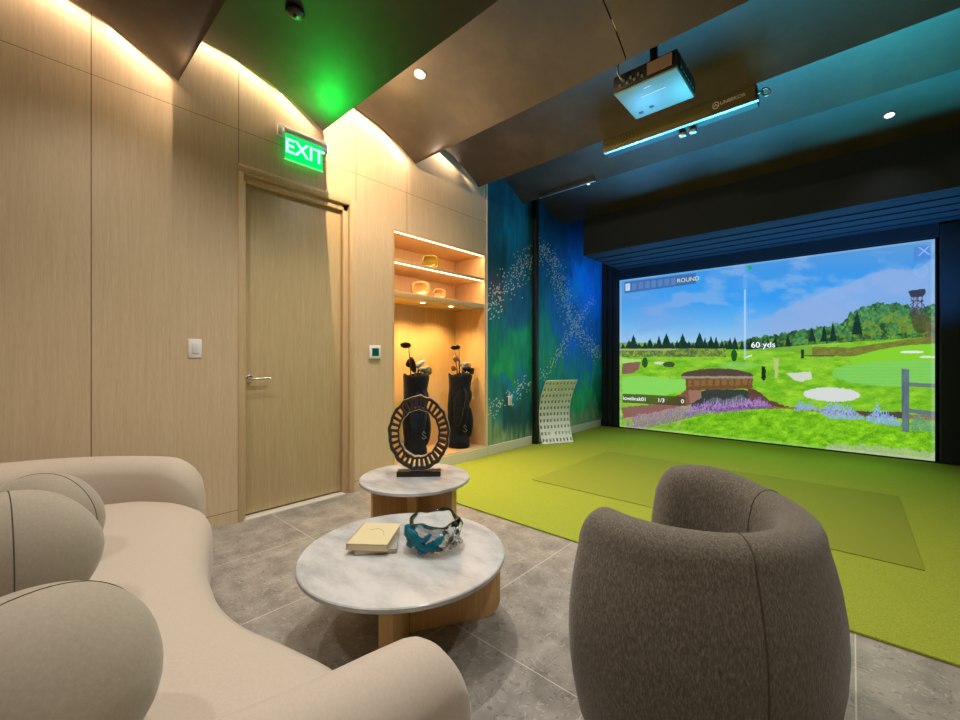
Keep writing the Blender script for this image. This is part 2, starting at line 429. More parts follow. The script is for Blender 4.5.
def mural_col(Y, Z):
    px, py = to_px(np.full_like(Y, XW), Y, Z)
    ju = (fbm(Y, Z*.35, 9, 5, 3)-.5)*26; jv = (fbm(Y, Z*.5, 5, 5, 4)-.5)*50
    W = 0; C = np.zeros(Y.shape+(3,))
    for a in anch:
        d2 = ((px+ju-a[0])**2*2.0+(py+jv-a[1])**2*.6)+12; wt = 1/d2**1.7
        W = W+wt; C += wt[..., None]*a[2:]
    C /= W[..., None]
    br = fbm(Y, Z*.22, 26, 4, 8)                 # vertical brush strokes
    C *= (.86+.28*br)[..., None]
    # pale brushed tufts along the foot of the wall
    t = fbm(Y, Z*.12, 13, 3, 9); hgt = .12+.34*t*fbm(Y, Z*0, 3, 2, 5)*2
    k = np.clip((hgt+.10-Z)/.14, 0, 1)*(.35+.65*(fbm(Y, Z*.1, 40, 2, 6) > .5))*.55
    C = C*(1-k[..., None])+np.array([128, 128, 100])*k[..., None]
    C = C*1.45
    # flung paint specks
    def band(pts, wid, dens, seed):
        d = np.full(Y.shape, 1e9)
        for (x0, y0), (x1, y1) in zip(pts, pts[1:]):
            tx, ty = x1-x0, y1-y0; L2 = tx*tx+ty*ty
            s = np.clip(((px-x0)*tx+(py-y0)*ty)/L2, 0, 1)
            d = np.minimum(d, np.hypot(px-x0-s*tx, py-y0-s*ty))
        rr = np.random.default_rng(seed)
        p = dens*np.exp(-(d/wid)**2)
        cell = rr.random(Y.shape)
        return cell < p
    sp = band([(486, 308), (505, 288), (522, 268), (540, 252)], 9, .045, 1) | band([(540, 248), (553, 262), (562, 290), (575, 328), (597, 355)], 6, .06, 2)
    sp |= band([(543, 378), (556, 360), (575, 325), (592, 302)], 3.2, .05, 3) | band([(486, 412), (505, 400), (526, 385)], 5.5, .05, 4)
    sp2 = sp.copy(); sp2[1:, :] |= sp[:-1, :]; sp2[:, 1:] |= sp[:, :-1]; sp2[:, :-1] |= sp[:, 1:]
    C[sp2] = [236, 238, 226]
    return C
mu = painted_grid('wall_left', np.linspace(YM0, YM1, 460), np.linspace(.11, 3.45, 420),
    lambda Y, Z: np.stack([np.full_like(Y, XW), Y, Z], -1), mural_col, 'mural')
tag(mu, kind='structure')
tag(box('wall_left', XW-.12, XW-.004, YM0, YE, 0, 3.7, 'black'), kind='structure')

# ------------------------------------------------------------------ golf screen
SY = 6.665; SX0, SX1, SZ0, SZ1 = -2.862, .672, .02, 2.435
def scr_col(X, Z):
    px, py = to_px(X, np.full_like(X, SY), Z)
    C = np.zeros(X.shape+(3,))
    n1 = fbm(px, py*1.6, .02, 5, 21); n2 = fbm(px, py, .9, 3, 22); n3 = fbm(px, py*2, .25, 4, 23)
    def A(*c): return np.array(c, float)
    px0, py0 = px, py
    wj = np.clip((py-348)/60, 0, 1)*1.6+.5
    px = px0+(fbm(px0, py0, .35, 3, 50)-.5)*1.7*wj; py = py0+(fbm(px0, py0, .4, 3, 51)-.5)*1.2*wj
    def put(mask, col, al=1.0):
        al = np.asarray(al)*mask; al = al[..., None] if al.ndim == 2 else al
        C[:] = C*(1-al)+np.asarray(col)*al
    def poly(pts):
        m_ = np.zeros(px.shape, bool); n = len(pts)
        for i in range(n):
            x0, y0 = pts[i]; x1, y1 = pts[(i+1) % n]
            if y0 == y1: continue
            c = ((y0 <= py) != (y1 <= py)) & (px < (x1-x0)*(py-y0)/(y1-y0)+x0); m_ ^= c
        return m_
    def ell(cx, cy, rx, ry, rot=0): 
        dx, dy = px-cx, py-cy; c, s = math.cos(rot), math.sin(rot)
        return ((dx*c+dy*s)/rx)**2+((-dx*s+dy*c)/ry)**2 < 1
    def lerp(x, xs, ys): return np.interp(x, xs, ys)
    # sky
    t = np.clip((py-245)/100, 0, 1)
    for i in range(3):
        C[..., i] = lerp(t, [0, .25, .55, .8, 1], [[92, 62, 48, 105, 165], [152, 148, 152, 178, 205], [212, 226, 236, 236, 232]][i])
    cl = np.clip((n1-.48)*5, 0, 1)
    right = np.clip((px-730)/120, 0, 1)
    put(cl > 0, A(138, 170, 222), cl*(.35+.35*right))
    c2 = np.clip((fbm(px, py*2.2, .035, 6, 60)-.5)*6, 0, 1)*np.clip((350-py)/40, 0, 1); put(c2 > 0, A(150, 178, 226), c2*.55)
    c3 = np.clip((fbm(px, py*2.0, .016, 5, 61)-.47)*7, 0, 1); put(c3 > 0, A(118, 156, 218), c3*.45*np.clip((720-px)/60, .25, 1))
    edge = lerp(px, [740, 770, 800, 840, 870, 890, 905, 936], [325, 312, 300, 284, 272, 268, 270, 256])+10*(fbm(px, py, .06, 3, 30)-.5)
    put(py > edge, A(142, 172, 222), np.clip((py-edge)/3, 0, 1)*.75*np.clip((px-740)/40, 0, 1))
    put(px < 690, A(120, 158, 214), np.clip((690-px)/70, 0, 1)*.6*np.clip(1-np.abs(py-296)/22, 0, 1))
    # treeline
    base = lerp(px, [620, 750, 800, 860, 936], [350, 350, 346, 342, 337])
    mass = lerp(px, [620, 680, 735, 760, 790, 815, 840, 852, 862, 880, 905, 918, 936], [346, 345, 342, 338, 333, 329, 325, 312, 307, 304, 304, 309, 305])
    mass = mass+8*(fbm(px, py*0, .28, 3, 31)-.5)
    tc = np.stack([30+60*n3, 78+70*n3, 40+34*n3], -1)
    put((py > mass) & (py < base+3), tc)
    band = (py > mass) & (py < base+3) & (px > 745)
    cr = fbm(px, py*.9, .22, 2, 62); cv = fbm(px, py, .55, 3, 63)
    put(band, np.stack([14+92*cv*cr*1.6, 44+150*cv*cr*1.5, 34+64*cv*cr*1.3], -1), .9)
    for cx, cy, rx, ry in [(800, 337, 5, 6), (818, 334, 6, 7), (836, 330, 6, 7), (868, 318, 9, 11), (884, 314, 9, 9), (902, 316, 8, 10), (848, 334, 5, 5), (895, 330, 7, 6), (876, 333, 6, 6), (912, 330, 6, 6)]:
        dd_ = ((px-cx)/rx)**2+((py-cy)/ry)**2+(n2-.5)*1.6
        put((dd_ < 1) & (py < base+3), np.stack([40+70*cv, 92+96*cv, 58+50*cv], -1), .75)
    yel = fbm(px, py*1.2, .22, 3, 33) > .60
    put((py > mass+8) & (py < base+3) & yel & (px > 780), A(122, 150, 48), .7)
    put((py > 343) & (py < 351) & (px < 745), np.stack([70+70*n3, 120+50*n3, 50+20*n3], -1), .8)
    for cx, top, wd in [(629, 340, 4), (633.5, 335, 5.5), (645, 342, 4), (650, 338, 4), (659, 336, 4.5), (666.5, 333.5, 6.5), (682.6, 334, 6.5), (699.5, 332.5, 7),
                        (705, 338, 4), (711, 336, 4.5), (716, 337, 4), (722, 340, 3.5), (730, 338, 4), (735, 337, 4), (742, 340, 3), (751, 338, 4), (758, 340, 3), (768, 338, 4), (857, 311, 6), (775, 336, 4), (788, 334, 4), (623, 344, 3), (639, 343, 3.5), (655, 343, 3), (672, 342, 4), (677, 340, 3), (689, 341, 4), (693, 343, 3), (747, 339, 3.5), (755, 341, 3), (763, 339, 3), (726, 341, 3), (812, 328, 4), (824, 326, 4), (833, 322, 4)]:
        bs = 350 if cx < 800 else (342 if cx < 850 else 335)
        hw = wd*(py-top)/(bs-top)*(.75+.5*fbm(px*0+cx, py, .8, 2, 34))
        put((np.abs(px-cx) < hw) & (py > top) & (py < bs), A(18, 52, 42)+22*(n3[..., None]-.5))
    # ground
    g = py > base
    gv = fbm(px, py*3.2, .10, 4, 70); gf = fbm(px, py*1.5, 1.1, 2, 71)
    green = np.stack([62+92*gv+34*gf, 140+66*gv+34*gf, 16+34*gv+16*gf], -1); put(g, green)
    put(g & (py < 366), A(150, 208, 70), .4*(fbm(px, py*6, .05, 3, 35) > .5))
    put((py > 349) & (py < 357.5) & (px < 726), np.stack([52+110*n2*n3*2, 78+110*n2*n3*2, 36+50*n2], -1))
    put((py > 349.5) & (py < 351) & (px < 676), A(160, 175, 110))
    hb = lerp(px, [690, 745, 790, 812, 850, 900, 936], [350, 351, 352, 356, 357, 350, 345])
    put((py > hb-9) & (py < hb) & (px > 812), np.stack([92+50*n3, 104+40*n3, 40+30*n3], -1))
    put((py > base) & (py < hb) & (px > 745) & (px < 812), A(110, 160, 60), .6)
    hill = lerp(px, [850, 880, 905, 936], [358, 350, 346, 344]); put((py > hill) & (px > 850) & (py < 364), A(132, 206, 48))
    put(ell(912, 352.5, 12, 1.3), A(226, 232, 226)); put(ell(928, 357.5, 9, 1.2), A(214, 226, 214))
    put(ell(902, 374, 70, 13), A(128, 206, 96), .9); put(ell(902, 374, 70, 13) & (np.sin(py*1.9) > .2), A(112, 196, 86), .5)
    put(poly([(622, 377), (640, 376), (690, 381), (686, 391), (655, 398), (622, 399)]), A(134, 214, 96), .9)
    # brick wall and hut at left
    put(poly([(622, 363), (641, 361), (639, 370), (632, 374), (622, 375)]), A(132, 96, 82)+16*(n2[..., None]-.5))
    put(poly([(622, 359), (641, 360), (641, 362), (622, 364)]), A(168, 216, 110)); put(ell(645, 363, 3, 5), A(40, 84, 34))
    put(ell(660, 363.5, 6, 1.2), A(216, 214, 190)); put(ell(669, 365, 6, 3), A(58, 84, 44))
    put(ell(734, 356, 3, 6), A(30, 82, 36)); put(ell(738, 366, 20, 4), A(136, 200, 120), .5)
    # retaining wall sweeping up to the bridge
    put(poly([(622, 408), (660, 404), (690, 389), (698, 390), (697, 402), (688, 406), (655, 414), (622, 419)]), A(128, 84, 70)+18*(n2[..., None]-.5))
    put(poly([(622, 419), (655, 413), (690, 405), (690, 406.5), (655, 415.5), (622, 420.5)]), A(176, 140, 120))
    put(poly([(690, 405), (700, 392), (708, 390), (740, 390), (752, 392), (762, 404), (770, 410), (720, 412), (692, 410)]), A(52, 60, 58)+14*(n2[..., None]-.5))
    put(poly([(704, 406), (712, 398), (726, 400), (740, 395), (748, 400), (744, 404), (728, 404), (716, 402)]), A(96, 122, 116), .7)
    put(poly([(748, 389), (756, 390), (768, 400), (790, 408), (782, 411), (762, 410), (748, 404)]), A(96, 66, 56))
    put(poly([(688, 388), (700, 388), (702, 398), (690, 404)]), A(150, 112, 96))
    # bridge
    put(poly([(685, 379), (753, 377), (753, 389), (686, 391)]), A(112, 78, 48)+26*(n2[..., None]-.5))
    put((poly([(688, 381), (751, 379), (751, 385), (689, 387)])) & (np.sin(px*.9) < .5), A(150, 112, 62), .6)
    put(ell(717, 377, 36.5, 8) & (py < 378.5), A(84, 68, 58)+14*(n2[..., None]-.5)); put(ell(717, 377, 36.5, 8) & (py > 376.6) & (py < 379), A(150, 140, 128))
    # path and brown kerb to the right
    put(poly([(770, 407), (800, 408), (870, 413), (936, 416), (936, 421), (870, 417), (780, 411)]), A(138, 110, 78))
    put(poly([(852, 411), (905, 413), (904, 420), (868, 417)]), A(80, 70, 66))
    put(poly([(772, 358.5), (779, 359), (778, 379), (775, 379), (774, 362)]), A(188, 196, 130), .9)
    # bunkers
    put(poly([(786, 374), (811, 372), (813, 379), (800, 382.5), (795, 381)]), A(206, 212, 196)); put(ell(832, 395, 28.5, 7, .03), A(212, 216, 214))
    # small markers
    put((np.abs(px-763.5) < 2) & (py > 367) & (py < 381), A(26, 44, 26)); put((np.abs(px-802.5) < 1.6) & (py > 350) & (py < 359), A(30, 44, 38))
    put((py > 355.6) & (py < 357) & (px > 802) & (px < 835), A(90, 70, 50), .8)
    put((px > 754) & (px < 770) & (py > 343) & (py < 349) & (n2 > .55), A(196, 202, 216), .5)
    # foreground meadow and flowers
    fore = lerp(px, [620, 650, 690, 730, 770, 810, 870, 936], [432, 428, 420, 411, 409, 411, 422, 428])
    gr = fbm(px, py*.8, .7, 3, 40); gl = fbm(px, py*2.4, .13, 4, 72); gr2 = fbm(px*1.4, py, 1.3, 2, 73); put(py > fore, np.stack([34+92*gl+74*gr2, 112+90*gl+58*gr2, 2+30*gl+22*gr2], -1))
    spk = fbm(px0*1.0, py0*0, 1.6, 3, 80); sp3 = fbm(px0*1.3, py0*.55, 1.5, 2, 81)
    def spikes(xs, bot, hgt, col, al=.95):
        b_ = np.interp(px0, xs, bot); h_ = np.interp(px0, xs, hgt)
        put((px0 > xs[0]) & (px0 < xs[-1]) & (py0 < b_+2*(spk-.5)) & (py0 > b_-h_*(.35+1.1*spk)) & (sp3 > .34), col+np.stack([70*(sp3-.5)]*3, -1)*1.3, al)
    spikes([626, 650, 692], [430, 428, 418], [7, 14, 11], A(128, 104, 124)); spikes([632, 660, 692], [424, 420, 412], [8, 9, 6], A(140, 104, 150), .8)
    spikes([686, 700, 735, 760, 772], [418, 415, 412, 409, 409], [9, 13, 12, 11, 3], A(138, 100, 158))
    spikes([686, 700, 735, 768], [413, 411, 408, 406], [5, 8, 8, 6], A(160, 124, 184), .8)
    spikes([794, 800, 812, 820], [411, 411, 411, 412], [3, 9, 8, 2], A(136, 162, 206)); spikes([820, 830, 848, 864], [413, 419, 420, 420], [3, 15, 14, 2], A(138, 168, 220))
    spikes([866, 875, 885, 900], [421, 424, 425, 427], [3, 17, 15, 5], A(138, 172, 220)); spikes([911, 920, 935], [431, 431, 433], [14, 17, 13], A(96, 146, 120), .85)
    pth = lerp(px, [800, 830, 870, 936], [470, 445, 446, 452]); put((py > pth+6*(n3-.5)) & (px > 826), A(168, 186, 140)+40*(n2[..., None]-.5), .8)
    px, py = px0, py0
    # fence
    put(poly([(909, 383), (935, 384), (935, 388.5), (909, 387)]), A(104, 122, 118)); put(poly([(909, 409), (935, 412), (935, 417), (909, 413)]), A(98, 118, 124))
    put(poly([(901.5, 369), (909.5, 370), (909.5, 433), (902, 432)]), A(92, 112, 122)+34*(fbm(px, py*.1, .9, 3, 44)[..., None]-.5))
    # lookout tower
    put(poly([(908, 292), (911, 291), (925, 289), (926, 293), (923, 297), (911, 298)]), A(56, 52, 66))
    dd = ((px-909-(py-297)*-.08) % 4.2 < 1.1) | ((px+py) % 6.5 < 1.0) | ((px-py) % 6.5 < 1.0) | (py % 7 < 1)
    put(poly([(911, 297), (923, 297), (926, 316), (909, 317)]) & dd, A(84, 66, 78))
    put(ell(921, 322, 9, 12) & (py > 316), A(74, 88, 44)+30*(n3[..., None]-.5)); put((px > 926) & (py > 322) & (py < 340), A(116, 96, 70), .6)
    px, py = px0, py0
    # flag beam
    put((np.abs(px-745) < .55) & (py > 290) & (py < 360), A(196, 226, 250), .75); put((np.abs(px-745) < 2.2) & (py > 275) & (py < 360), A(170, 205, 240), .18)
    put(ell(750, 268, 2.2, 2.2), A(20, 176, 70)); put((np.abs(py-357.5+.35*(px-747)) < .8) & (px > 746) & (px < 752), A(230, 240, 235), .9)
    # on-screen panels
    top = lambda x: 281-(x-620)*.1297
    px, py = px0, py0
    q = py-top(px)
    put((px > 624.5) & (px < 696) & (q > 2.2) & (q < 13.5-(px-624)*.008), A(58, 96, 158), .82)
    for i in range(8):
        x0 = 625.5+i*6.5; put((px > x0) & (px < x0+4.6) & (q > 4.2) & (q < 11.2), A(232, 240, 250) if i == 0 else A(96, 130, 186), .8)
    put((px > 622.5) & (px < 685.2) & (py > 394+(px-622)*.05) & (py < 403+(px-622)*.055), A(62, 70, 30), .78)
    put((px > 622.5) & (px < 685.2) & (py >= 403+(px-622)*.055), A(176, 150, 160), .18)
    put((px > 914) & (px < 930.5) & (q > 4.5) & (q < 19), A(78, 130, 208), .8)
    rr = np.hypot(px-921, py-271); put((rr < 7.2) & (rr > 5.8), A(160, 192, 236), .35); put(rr < 5.8, A(146, 180, 230), .25)
    # pale lit border of the cloth
    bd = (X < SX0+.035) | (X > SX1-.03) | (Z > SZ1-.025) | (Z < SZ0+.03)
    put(bd, A(190, 214, 228), .28)
    return C
gs = empty('golf_simulator_screen', (0, 0, 0))
tag(gs, 'large glowing golf simulator screen showing a bridge, green fairways and trees', 'screen')
painted_grid('projected_picture', np.linspace(SX0, SX1, 700), np.linspace(SZ0, SZ1, 480),
    lambda X, Z: np.stack([X, np.full_like(X, SY), Z], -1), scr_col, 'projection', gs)
bm = bmesh.new(); bx(bm, SX0-.01, SX1+.01, SY+.004, SY+.03, SZ0-.006, SZ1+.01)
for xa, xb, za, zb in ((SX0-.012, SX0, SZ0, SZ1+.012), (SX1, SX1+.012, SZ0, SZ1+.012), (SX0, SX1, SZ1, SZ1+.012)): bx(bm, xa, xb, SY-.012, SY+.03, za, zb)
finish(bm, 'screen_frame', 'black', gs)
ui = emit('screen_text', (235, 240, 250), 1.0)
def scr_text(body, px, py, h, c=None):
    x, z = on_y(px, py, SY-.004)
    o = text('caption', body, h, (x, SY-.004, z), ONSCREEN, c or ui, gs, ext=.0002); return o
scr_text('ROUND', 688, 280.2, .085, emit('text_yellow', (210, 220, 170), .8)); scr_text('60 yds', 763, 345.5, .105)
scr_text('lovelinsk01', 634.5, 399.4, .085); scr_text('1/3', 661, 401, .085); scr_text('0', 682.5, 402, .085)
scr_text('X', 924, 252, .14, emit('text_pale', (120, 165, 225), .9)); scr_text('1', 627.8, 287.5, .07, emit('text_blue', (70, 110, 170), .8))

# ------------------------------------------------------------------ turf and mat
tag(box('artificial_turf', XW+.013, XR-.01, 2.29, 6.60, .0005, .013, 'turf', bevel=.003), 'lime green artificial turf covering the floor in front of the screen', 'artificial turf')
tag(box('hitting_mat', -2.2, .285, 3.18, 4.775, .0135, .019, 'mat_turf', bevel=.002), 'rectangular darker green hitting mat let into the turf', 'mat')

# ------------------------------------------------------------------ door
d = empty('door_1', (0, 0, 0)); tag(d, kind='structure')
XL = XW-.055
box('door_leaf', XL-.045, XL, DY0+.004, DY1-.004, .02, DZ-.004, 'door', d, bevel=.002)
bm = bmesh.new()
bx(bm, XW-.135, XW+.006, DY0-.034, DY0, 0, DZ+.10, .002); bx(bm, XL-.0, XW+.004, DY0, DY0+.012, 0, DZ, .001)
bx(bm, XW-.135, XW+.012, DY1+.045, DY1+.085, 0, DZ+.10, .003); bx(bm, XW-.135, XW-.02, DY1, DY1+.046, 0, DZ+.05, .003)
bx(bm, XW-.135, XW+.008, DY0-.034, DY1+.085, DZ+.05, DZ+.105, .003); bx(bm, XW-.135, XW-.02, DY0, DY1+.045, DZ, DZ+.05, .003)
finish(bm, 'door_frame', 'frame', d, angle=40)
box('threshold', XW-.14, XW+.02, DY0, DY1, 0, .008, 'cream', d)
h = empty('door_handle'); h.parent = d; h.location = (XL, DY0+.055, .985)
bm = bmesh.new()
mt = Matrix.Rotation(PI/2, 4, 'Y')
lathe(bm, [(.001, 0), (.027, 0), (.027, .008), (.024, .010), (.001, .010)], 24); bmesh.ops.transform(bm, matrix=mt, verts=bm.verts)
tube(bm, [(.008, 0, 0), (.052, 0, 0)], .010, 12); tube(bm, catmull([(.048, -.006, 0), (.052, .02, 0), (.052, .13, 0)], 4), .009, 10)
o = finish(bm, 'lever', 'chrome', h, angle=50)
# a dark room behind the door
# ------------------------------------------------------------------ niche with shelves
n = empty('display_niche', (0, 0, 0)); tag(n, 'tall open oak niche with two lit shelves recessed in the wall', 'shelving')
NX = XW-.48; NY0, NY1 = 2.34, 3.62
box('back_panel', NX-.016, NX, NY0, NY1, .12, 2.33, 'niche', n)
box('side_panel', NX, XW+.002, NY0-.014, NY0+.004, .12, 2.33, 'niche', n); box('side_panel', NX, XW+.002, NY1-.004, NY1+.016, .12, 2.33, 'niche', n)
box('top_panel', NX, XW+.002, NY0+.004, NY1-.004, 2.322, 2.34, 'niche', n); box('base_panel', NX, XW+.004, NY0+.004, NY1-.004, .10, .13, 'niche', n)
box('shelf', NX, XW-.004, NY0+.005, NY1-.005, 2.035, 2.062, 'niche', n, .001)
box('shelf', NX, XW-.004, NY0+.005, NY1-.005, 1.715, 1.765, 'niche', n, .001)
strip = emit('led_strip', (255, 226, 180), 6)
for z in (2.318, 2.031):
    box('led_strip', XW-.030, XW-.018, NY0+.01, NY1-.01, z-.003, z+.003, strip, n)
    area('shelf_light', (XW-.03, (NY0+NY1)/2, z-.006), .02, 1.2, 3.4, (1, .68, .42), (0, R(12), 0))
for y in (2.42, 2.82, 3.23):
    bm = bmesh.new(); lathe(bm, [(.001, -.004), (.022, -.004), (.027, 0), (.001, 0)], 20, (XW-.16, y, 1.7145))
    finish(bm, 'puck_light', emit('puck_glow', (255, 236, 200), 5), n, True)
    spot('niche_lamp', (XW-.16, y, 1.705), (XW-.25, y, 0), 30, (1, .66, .24), 130, .7, .02)

def deco(name, loc, rx, hz, mat, label, cat, handle):
    bm = bmesh.new()
    # rounded-square dish standing on its rim, with an inner recess
    rings = []
    for (s, xo) in ((.30, -.004), (.62, -.001), (.66, .006), (.80, .024), (.97, .030), (1.0, .018), (.97, -.002), (.6, -.02), (.25, -.024)):
        ring = []
        for i in range(32):
            a = 2*PI*i/32; c, s_ = math.cos(a), math.sin(a)
            p = (abs(c)**3+abs(s_)**3)**(-1/3)
            ring.append(Vector((xo, s*rx*p*c*1.0, hz+s*hz*p*s_)))
        rings.append(ring)
    loft(bm, rings)
    o = finish(bm, name, mat, None, True); o.location = loc; o.rotation_euler = (0, 0, R(-38)); tag(o, label, cat)
    return o
gold = plain('olive_glaze', (150, 126, 44), .25, .3); amb = plain('amber_glass', (214, 172, 110), .12, .1)
deco('decorative_dish', (XW-.14, 2.91, 2.064), .088, .078, gold, 'olive gold rounded dish standing alone on the upper niche shelf', 'dish', 0)
deco('decorative_dish', (XW-.14, 2.78, 1.767), .092, .078, amb, 'larger amber rounded dish on the lower niche shelf, left one', 'dish', 0)
deco('decorative_dish', (XW-.12, 3.02, 1.767), .066, .056, amb, 'smaller amber rounded dish on the lower niche shelf, right one', 'dish', 0)

# ------------------------------------------------------------------ golf bags and clubs
bagm = m_fabric('bag_nylon', (14, 16, 22), (20, 23, 31), (30, 34, 44), 30, .5, .1, .006); M['bag'] = bagm
M['bag_blue'] = m_fabric('bag_nylon_blue', (18, 26, 44), (24, 34, 56), (34, 46, 70), 24, .5, .1, .006)
M['graphite'] = plain('club_head_black', (24, 20, 18), .3, .4); M['club_steel'] = plain('club_steel', (170, 160, 150), .3, .9); M['shaft'] = plain('shaft', (60, 48, 40), .35, .6)
M['grey_cover'] = m_fabric('club_cover_grey', (110, 108, 110), (140, 138, 140), (165, 162, 160), 30, .3); M['bronze'] = plain('bronze_head', (170, 110, 60), .35, .7)
def golf_bag(loc, rz, label, hgt, m1, m2):
    b = empty('golf_bag', loc, rz); tag(b, label, 'golf bag', 'golf bags in the niche')
    bm = bmesh.new(); rings = []
    for z, r, sq in ((0, .095, 1), (.012, .112, 1), (.07, .114, 1), (.075, .106, 1), (.25, .112, 1), (.45, .108, 1), (.62, .112, 1), (.70, .120, 1), (.74, .124, 1), (.752, .112, 1), (.74, .10, 1), (.55, .095, 1)):
        rings.append([Vector((r*1.1*math.cos(a)*.95*(1+.03*math.sin(4*a+z*21)), r*1.1*math.sin(a)*(1+.07*math.sin(3*a+z*14)), z*hgt/.75+(.014*math.sin(3*a) if z > .7 else 0))) for a in [2*PI*i/28 for i in range(28)]])
    loft(bm, rings); finish(bm, 'bag_body', m1, b, angle=60)
    def pocket(y, x, z0, z1, ry, rx, nm, mt_):
        bm = bmesh.new(); rings = []
        for i in range(13):
            t = i/12; z = z0+(z1-z0)*t; s = max(.05, math.sin(PI*min(1, max(0, t*.96+.02))))**.42
            rings.append([Vector((x+rx*s*math.cos(a), y+ry*s*math.sin(a)*(1+.05*math.sin(5*a+3*t)), z)) for a in [2*PI*k/20 for k in range(20)]])
        loft(bm, rings); return finish(bm, nm, mt_, b, True)
    pocket(.085, .03, .10, .42*hgt/.75, .065, .08, 'side_pocket', m1); pocket(-.085, .01, .10, .64*hgt/.75, .055, .075, 'side_pocket', m1)
    pocket(.0, .075, .10, .66*hgt/.75, .085, .065, 'front_pocket', m2); pocket(.09, .0, .44*hgt/.75, .62*hgt/.75, .05, .06, 'side_pocket', m1)
    bm = bmesh.new()
    tube(bm, catmull([(.10, .02, .70), (.155, .05, .60), (.16, .02, .42), (.13, -.02, .26)], 5), .012, 8)
    finish(bm, 'shoulder_strap', m1, b, True)
    bm = bmesh.new(); pts = catmull([(.146, .055, .24), (.150, .035, .27), (.149, .02, .25), (.150, .04, .225), (.146, .06, .21), (.150, .035, .195), (.149, .015, .21)], 5)
    tube(bm, pts, .0022, 6); o = finish(bm, 'white_emblem', 'club_steel', b, True); o['label'] = 'pale script emblem'
    return b
def club(base, top, head, label, hm, size=1.0, grp='golf clubs in the bags'):
    b = empty('golf_club', base); 
    tag(b, label, 'golf club', grp)
    v = Vector(top)-Vector(base); bm = bmesh.new(); tube(bm, [(0, 0, 0), v*.5, v], [.006, .006, .0045], 8); finish(bm, 'shaft', 'shaft', b, True)
    bm = bmesh.new(); s = size
    if head == 'driver':
        rings = []
        for i in range(11):
            t = i/10; x = (t-.12)*.115*s; r = math.sin(PI*min(.97, t*.9+.07))**.6
            rings.append([Vector((r*.024*s*math.sin(a)*.6, x, r*.026*s*math.cos(a))) for a in [2*PI*k/16 for k in range(16)]])
        for ring in rings:
            for p in ring: p.x *= 3.2
        loft(bm, rings); 
    elif head == 'iron':
        rings = []
        for t, hh, th in ((0, .010, .008), (.15, .016, .010), (.45, .026, .012), (.8, .033, .013), (1, .024, .008)):
            y = t*.085*s; rings.append([Vector((th*s*math.cos(a), y, -.008+hh*s*math.sin(a)*1.1+.012*t)) for a in [2*PI*k/12 for k in range(12)]])
        loft(bm, rings)
    else:
        rings = []
        for i in range(9):
            t = i/8; r = math.sin(PI*(t*.9+.06))**.5
            rings.append([Vector((.032*s*r*math.cos(a), .03*s*r*math.sin(a)+.05*s*t, -.06*s+.13*s*t)) for a in [2*PI*k/14 for k in range(14)]])
        loft(bm, rings)
    o = finish(bm, 'club_head', hm, b, True); o.location = v
    o.rotation_euler = (R(random.uniform(-15, 15)), R(random.uniform(-20, 20)), R(random.uniform(-30, 30)))
    return b, o
BL = (XW-.20, 2.76, .1305); BR = (XW-.17, 3.375, .1305)
golf_bag(BL, R(-20), 'navy and black golf bag at the left of the niche, behind the ring sculpture', .84, 'bag', 'bag_blue')
golf_bag(BR, R(-35), 'black golf bag with hanging pockets at the right of the niche', .83, 'bag', 'bag')
def C(B, dx, dy, dz, head, label, hm, s=1.0, rz=None):
    b, o = club((B[0]+dx*.35, B[1]+dy*.35, B[2]+.50), (B[0]+dx, B[1]+dy, B[2]+dz), head, label, hm, s)
    if rz is not None: o.rotation_euler = (R(rz[0]), R(rz[1]), R(rz[2]))
C(BL, .04, -.12, 1.13, 'driver', 'tallest club of the left bag, dark driver head up high', 'graphite', 1.05, (10, 20, 190))
C(BL, .06, -.055, .93, 'cover', 'black covered driver leaning out of the left bag on its left side', 'graphite', 1.15, (10, 0, 170))
C(BL, .03, .01, .96, 'cover', 'grey headcover club in the middle of the left bag', 'grey_cover', 1.0, (-35, 0, 0))
C(BL, .00, .05, .97, 'cover', 'blue grey covered club in the left bag behind the grey cover', 'bag_blue', .8, (-30, 0, 10))
C(BL, .06, .04, .89, 'iron', 'steel iron low in the left bag near its rim', 'club_steel', 1.1, (0, 0, 0))
C(BL, .03, .09, .87, 'iron', 'bronze iron sticking out rightwards from the left bag', 'bronze', 1.2, (0, 0, 0))
C(BR, .03, -.04, 1.13, 'driver', 'tallest club of the right bag, dark head pointing left', 'graphite', .95, (0, 25, 150))
C(BR, .05, -.09, .90, 'iron', 'bronze iron leaning left out of the right bag', 'bronze', 1.0, (0, 0, 180))
C(BR, .02, -.07, .96, 'iron', 'copper coloured iron upright at the left of the right bag', 'bronze', .9, (60, 0, 180))
C(BR, .05, -.01, .92, 'iron', 'pale steel iron at the front of the right bag', 'club_steel', 1.2, (-25, 0, 10))
C(BR, .03, .03, .95, 'cover', 'pale grey headcover in the centre of the right bag', 'grey_cover', .85, (-50, 0, 0))
C(BR, .02, .06, .93, 'iron', 'steel iron tilted right in the right bag', 'club_steel', 1.2, (-15, 0, 0))
C(BR, .05, .085, .88, 'iron', 'dark iron furthest right in the right bag', 'graphite', 1.2, (-15, 0, 0))
C(BL, .01, -.01, .93, 'iron', 'dark iron behind the grey cover in the left bag', 'graphite', 1.2, (20, 0, 160))
C(BL, .07, .015, .91, 'cover', 'small steel grey cover at the front rim of the left bag', 'grey_cover', .7, (-60, 0, 0))
C(BR, .06, .04, .91, 'cover', 'small dark blue cover at the front rim of the right bag', 'bag_blue', .8, (-60, 0, 0))
C(BR, .0, .0, .99, 'iron', 'steel iron standing highest among the short clubs of the right bag', 'club_steel', 1.0, (20, 0, 170))

